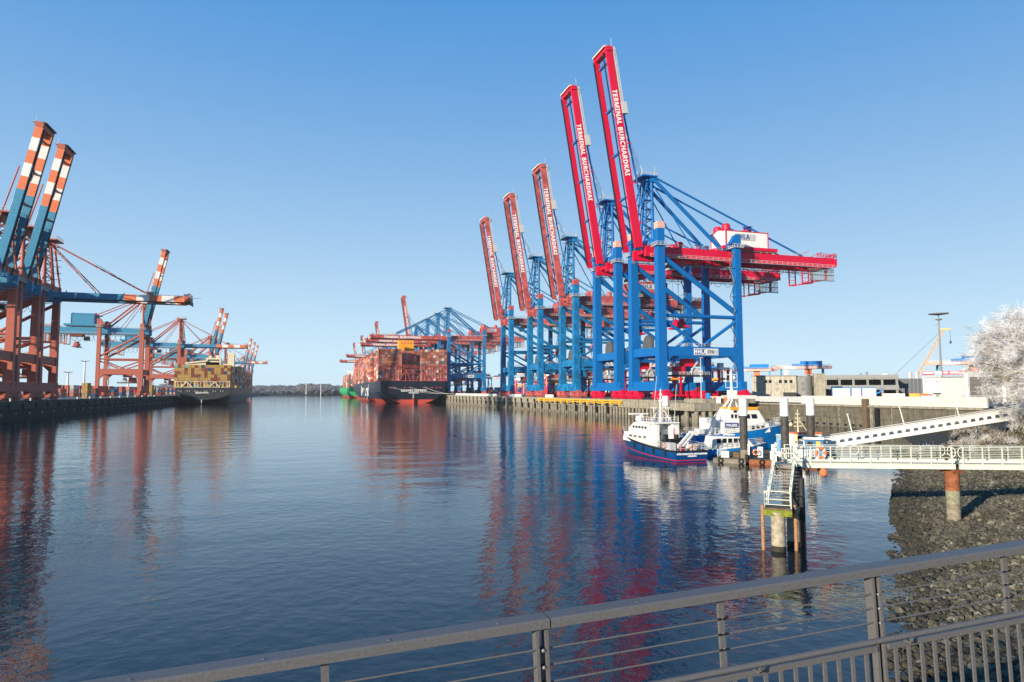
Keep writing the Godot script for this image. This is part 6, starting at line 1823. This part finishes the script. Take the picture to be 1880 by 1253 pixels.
func shrub(at: Vector3, rad: float, high: float, label: String, mix: Array, seed_: int) -> void:
	var r := RandomNumberGenerator.new(); r.seed = seed_
	var t := thing("shrub", label, "shrub", at, 0, "shrubs on the bank below the tree")
	var b := MB.new()
	for k in 16:
		var d := Vector3(r.randfn() * 0.7, 1.0, r.randfn() * 0.7).normalized()
		b.tube(Vector3(r.randfn() * 0.3 * rad, -0.4, r.randfn() * 0.3 * rad), d * high * r.randf_range(0.5, 0.9), 0.05, 0.015, 5, false)
	part("stem", b, M.bark, t)
	for q in mix:
		var xf := []
		for k in int(q[2] * rad * rad * 16.0):
			var an := r.randf() * TAU; var rr := sqrt(r.randf())
			var y := high * pow(r.randf(), 0.8) * (1.0 - 0.5 * rr * rr)
			xf.append(Transform3D(Basis.from_euler(Vector3(r.randf_range(-0.8, 0.8), r.randf() * TAU, r.randf_range(-0.8, 0.8))).scaled(Vector3.ONE * r.randf_range(0.6, 1.2)), Vector3(cos(an) * rr * rad, y, sin(an) * rr * rad)))
		child_scatter(q[0], q[1], q[3], xf, t)

func build_tree() -> void:
	var frost1 := twig_mesh(1, 9, 0.16, 0.014, 1.0)
	var frost2 := twig_mesh(2, 9, 0.30, 0.013, 0.9)
	var straw := twig_mesh(3, 9, 0.30, 0.012, 0.9)
	var r := RandomNumberGenerator.new(); r.seed = 61
	for q in [[Vector3(101.3, 0, -72.0), 1.0, "large frosted white tree hanging over the bank at right", 61], [Vector3(106.0, 0, -66.0), 1.05, "second frosted tree at the right picture edge, nearer", 87]]:
		var at: Vector3 = q[0]
		at.y = bank_y(at.x, at.z) - 0.2
		var t := thing("frosted_tree", q[2], "tree", at, 0, "frosted trees on the bank")
		r.seed = q[3]
		var b := MB.new(); b.tube(Vector3(0, -0.6, 0), Vector3(-0.3, 2.2, 0.2), 0.42, 0.34, 10, false); part("trunk", b, M.bark, t)
		var ends := []
		var n := 8
		for k in n:
			b = MB.new()
			var an := TAU * k / n + r.randf_range(-0.25, 0.25)
			var tilt := r.randf_range(0.35, 0.95) if k % 3 else 0.15
			grow(b, Vector3(-0.3, 2.0, 0.2), Vector3(cos(an) * tilt, 1.0, sin(an) * tilt).normalized(), 8.0 * q[1], 0.20, 0, r, ends)
			part("limb", b, M.bark, t)
		var xa := []; var xc := []; var xs := []
		for e in ends:
			if r.randf() > 0.18: continue
			for j in 1:
				var p: Vector3 = e[0] + Vector3(r.randfn(), r.randfn(), r.randfn()) * 0.2
				var bs := Basis.from_euler(Vector3(r.randf_range(-0.4, 0.4), r.randf() * TAU, r.randf_range(-0.4, 0.4))).scaled(Vector3.ONE * r.randf_range(0.8, 1.5))
				var c := r.randf()
				if c < 0.42: xa.append(Transform3D(bs, p))
				elif c < 0.77: xc.append(Transform3D(bs, p))
				else: xs.append(Transform3D(bs, p))
		child_scatter("crown", frost1, M.frost, xa, t)
		child_scatter("crown", frost2, M.frost, xc, t)
		child_scatter("bare_twigs", straw, M.straw, xs, t)
	var leaf := leaf_clump(5, 40)
	var red := plain(0.11, 0.055, 0.04, 0.9); var green := plain(0.05, 0.07, 0.03, 0.9)
	for m in [red, green, M.straw, M.frost]: m.cull_mode = BaseMaterial3D.CULL_DISABLED
	var k := 0
	for q in [[92.5, -83.5, 2.2, 1.6, "low greenish shrub with frosted tips above the gangway", 0.5, 0.2, 0.9], [97.0, -81.0, 2.4, 2.2, "green brown shrub beside the gangway's upper end", 0.5, 0.35, 0.7], [94.0, -73.0, 2.6, 2.6, "reddish brown bramble right below the gangway's end", 0.35, 0.8, 0.5], [88.5, -69.0, 2.6, 1.9, "dark bramble on the slope behind the footbridge joint", 0.3, 0.6, 0.6], [93.0, -62.0, 2.8, 2.2, "reddish bramble at right behind the footbridge rail", 0.3, 1.0, 0.3], [98.0, -75.5, 2.6, 3.0, "frosted straw coloured shrub at the tree's foot", 1.3, 0.3, 0.2], [103.0, -82.5, 3.0, 2.6, "pale frosted shrub beyond the gangway's upper end", 1.4, 0.2, 0.3], [99.0, -60.0, 2.8, 2.6, "frosted shrub at the right edge above the footbridge", 1.2, 0.5, 0.2], [108.0, -88.0, 3.2, 2.2, "green brown shrub on the bank right of the gangway pole", 0.4, 0.5, 1.0], [116.0, -94.0, 3.6, 2.4, "low frosted bramble near the end of the harbour wall", 0.7, 0.7, 0.6], [101.0, -90.0, 2.6, 1.4, "low grey shrub on the bank left of the gangway's last pole", 0.7, 0.4, 0.8], [104.5, -75.5, 2.6, 3.6, "straw and frost coloured bush hiding the gangway's upper end", 1.6, 0.3, 0.3], [108.0, -74.0, 2.8, 3.4, "frosted bush right of the gangway's upper end", 1.6, 0.3, 0.2], [111.0, -80.5, 3.0, 2.6, "white frosted bush behind the gangway's upper end", 1.6, 0.2, 0.3], [116.0, -77.0, 3.2, 3.0, "tall frosted bush between tree and grey hall", 1.6, 0.2, 0.2], [121.0, -86.0, 3.4, 2.6, "frosted bush at the foot of the grey hall's railing", 1.5, 0.3, 0.3]]:
		shrub(Vector3(q[0], bank_y(q[0], q[1]) - 0.1, q[1]), q[2], q[3], q[4], [["frosted_twigs", frost1, q[5], M.frost], ["brown_leaves", leaf, q[6] * 2.0, red], ["green_leaves", leaf, q[7] * 2.0, green], ["dry_twigs", straw, 0.6, M.straw]], 200 + k)
		k += 1

# ---------------------------------------------------------------- footpath bridge and its railing in the foreground
func build_bridge() -> void:
	var slope := 0.046
	var o := Vector3(1.56, 8.99, -4.46)
	var th := atan(slope)
	var b := MB.new()
	b.bar(Vector3(-40, 7.52 - 41.56 * slope, -1.9), Vector3(38, 7.52 + 36.44 * slope, -1.9), 4.9, 0.28)
	struct("bridge_deck", b, M.apron)
	for x in [-30.0, -12.0, 24.0]:
		b = MB.new(); b.tube(Vector3(x, -5, -2.3), Vector3(x, 7.45 + (x - 1.56) * slope, -2.3), 0.55, 0.55, 16, false); solo("bridge_pier", b, M.concrete, "round concrete pier under the foot bridge, %s" % ("far left" if x < -20 else ("left" if x < 0 else "right")), "pier", Vector3.ZERO, 0, "piers of the foot bridge")
	var t := thing("bridge_railing", "dark grey steel bridge railing crossing the foreground", "railing", o)
	t.rotation.z = th
	var R: Material = M.rail
	var s := 1.4
	# top rail in two lengths with an open joint; chamfered box section
	var sec := PackedVector2Array([Vector2(-0.08, -0.062), Vector2(0.08, -0.062), Vector2(0.08, -0.012), Vector2(0.068, 0.0), Vector2(-0.068, 0.0), Vector2(-0.08, -0.012)])
	var ends := [[-6.02, -2.82], [-2.80, 0.045], [0.055, 5.61], [5.62, 11.2]]
	for q in ends:
		b = MB.new()
		b.prism(sec, q[0], q[1], Transform3D(Basis(Vector3(0, 0, -1), Vector3.UP, Vector3(1, 0, 0)), Vector3.ZERO))
		part("top_rail", b, R, t)
		for f in [0.12, 0.37, 0.63, 0.88]:
			b = MB.new(); b.lathe(Vector3(lerpf(q[0], q[1], f), 0.0, 0.02), [[0.014, 0.0], [0.012, 0.003], [0, 0.004]], 10); part("rail_screw", b, R, t)
	for k in range(-4, 8):
		var x := s * k
		if k % 2 == 0:
			# main post: two flats with a gap, and a slim steel tube between
			for dx in [-0.033, 0.033]:
				b = MB.new(); b.box(Vector3(x + dx, -0.70, 0), Vector3(0.022, 1.27, 0.085)); part("post_flat", b, R, t)
			b = MB.new(); b.box(Vector3(x, -0.75, -0.012), Vector3(0.044, 1.1, 0.03)); part("post_web", b, R, t)
			b = MB.new(); b.box(Vector3(x, -0.068, 0), Vector3(0.10, 0.012, 0.10)); part("post_head", b, M.rubber, t)
		else:
			b = MB.new(); b.box(Vector3(x, -0.33, 0), Vector3(0.048, 0.53, 0.024)); part("mid_post", b, R, t)
			b = MB.new(); b.box(Vector3(x, -0.068, 0), Vector3(0.07, 0.014, 0.07)); part("post_head", b, M.rubber, t)
		for y in [-0.212, -0.322, -0.432]:
			b = MB.new(); b.tube(Vector3(x - 0.045, y, 0.018), Vector3(x + 0.045, y, 0.018), 0.0085, 0.0085, 8); part("rod_sleeve", b, M.rubber, t)
			b = MB.new(); b.lathe(Vector3.ZERO, [[0.011, 0.0], [0.011, 0.008], [0, 0.012]], 8); var nut := part("bolt", b, M.steel, t)
			nut.transform = Transform3D(Basis(Vector3(1, 0, 0), Vector3(0, 0, 1), Vector3(0, -1, 0)), Vector3(x, y, 0.043 if k % 2 == 0 else 0.014))
	for k in range(-4, 7):
		for y in [-0.212, -0.322, -0.432]:
			b = MB.new(); b.tube(Vector3(s * k, y, 0.018), Vector3(s * (k + 1), y, 0.018), 0.0065, 0.0065, 8, false); part("rod", b, R, t)
	# hand rail tube on the near side, carried on small brackets
	b = MB.new(); b.tube(Vector3(-6.0, -0.525, 0.13), Vector3(11.2, -0.525, 0.13), 0.0215, 0.0215, 16); part("hand_rail", b, R, t)
	for k in range(-8, 16):
		var x := 0.7 * k + 0.22
		if k % 2 == 0:
			b = MB.new(); b.box(Vector3(x, -0.565, 0.12), Vector3(0.022, 0.06, 0.010)); b.box(Vector3(x, -0.592, 0.075), Vector3(0.022, 0.010, 0.10)); part("hand_rail_bracket", b, R, t)
	# lower panels: flat top rail and upright bars
	for k in range(-2, 4):
		var x0 := s * 2 * k + 0.055; var x1 := s * 2 * (k + 1) - 0.055
		b = MB.new(); b.prism(PackedVector2Array([Vector2(-0.03, -0.04), Vector2(0.03, -0.04), Vector2(0.03, -0.006), Vector2(0.024, 0), Vector2(-0.024, 0), Vector2(-0.03, -0.006)]), x0, x1, Transform3D(Basis(Vector3(0, 0, -1), Vector3.UP, Vector3(1, 0, 0)), Vector3(0, -0.60, 0.03))); part("panel_rail", b, R, t)
		b = MB.new(); b.box(Vector3((x0 + x1) * 0.5, -1.22, 0.03), Vector3(x1 - x0, 0.035, 0.05)); part("panel_rail", b, R, t)
		var n := 20
		for j in n:
			var x := lerpf(x0 + 0.09, x1 - 0.09, float(j) / (n - 1))
			b = MB.new(); b.box(Vector3(x, -0.92, 0.03), Vector3(0.030, 0.57, 0.014)); part("bar", b, R, t)
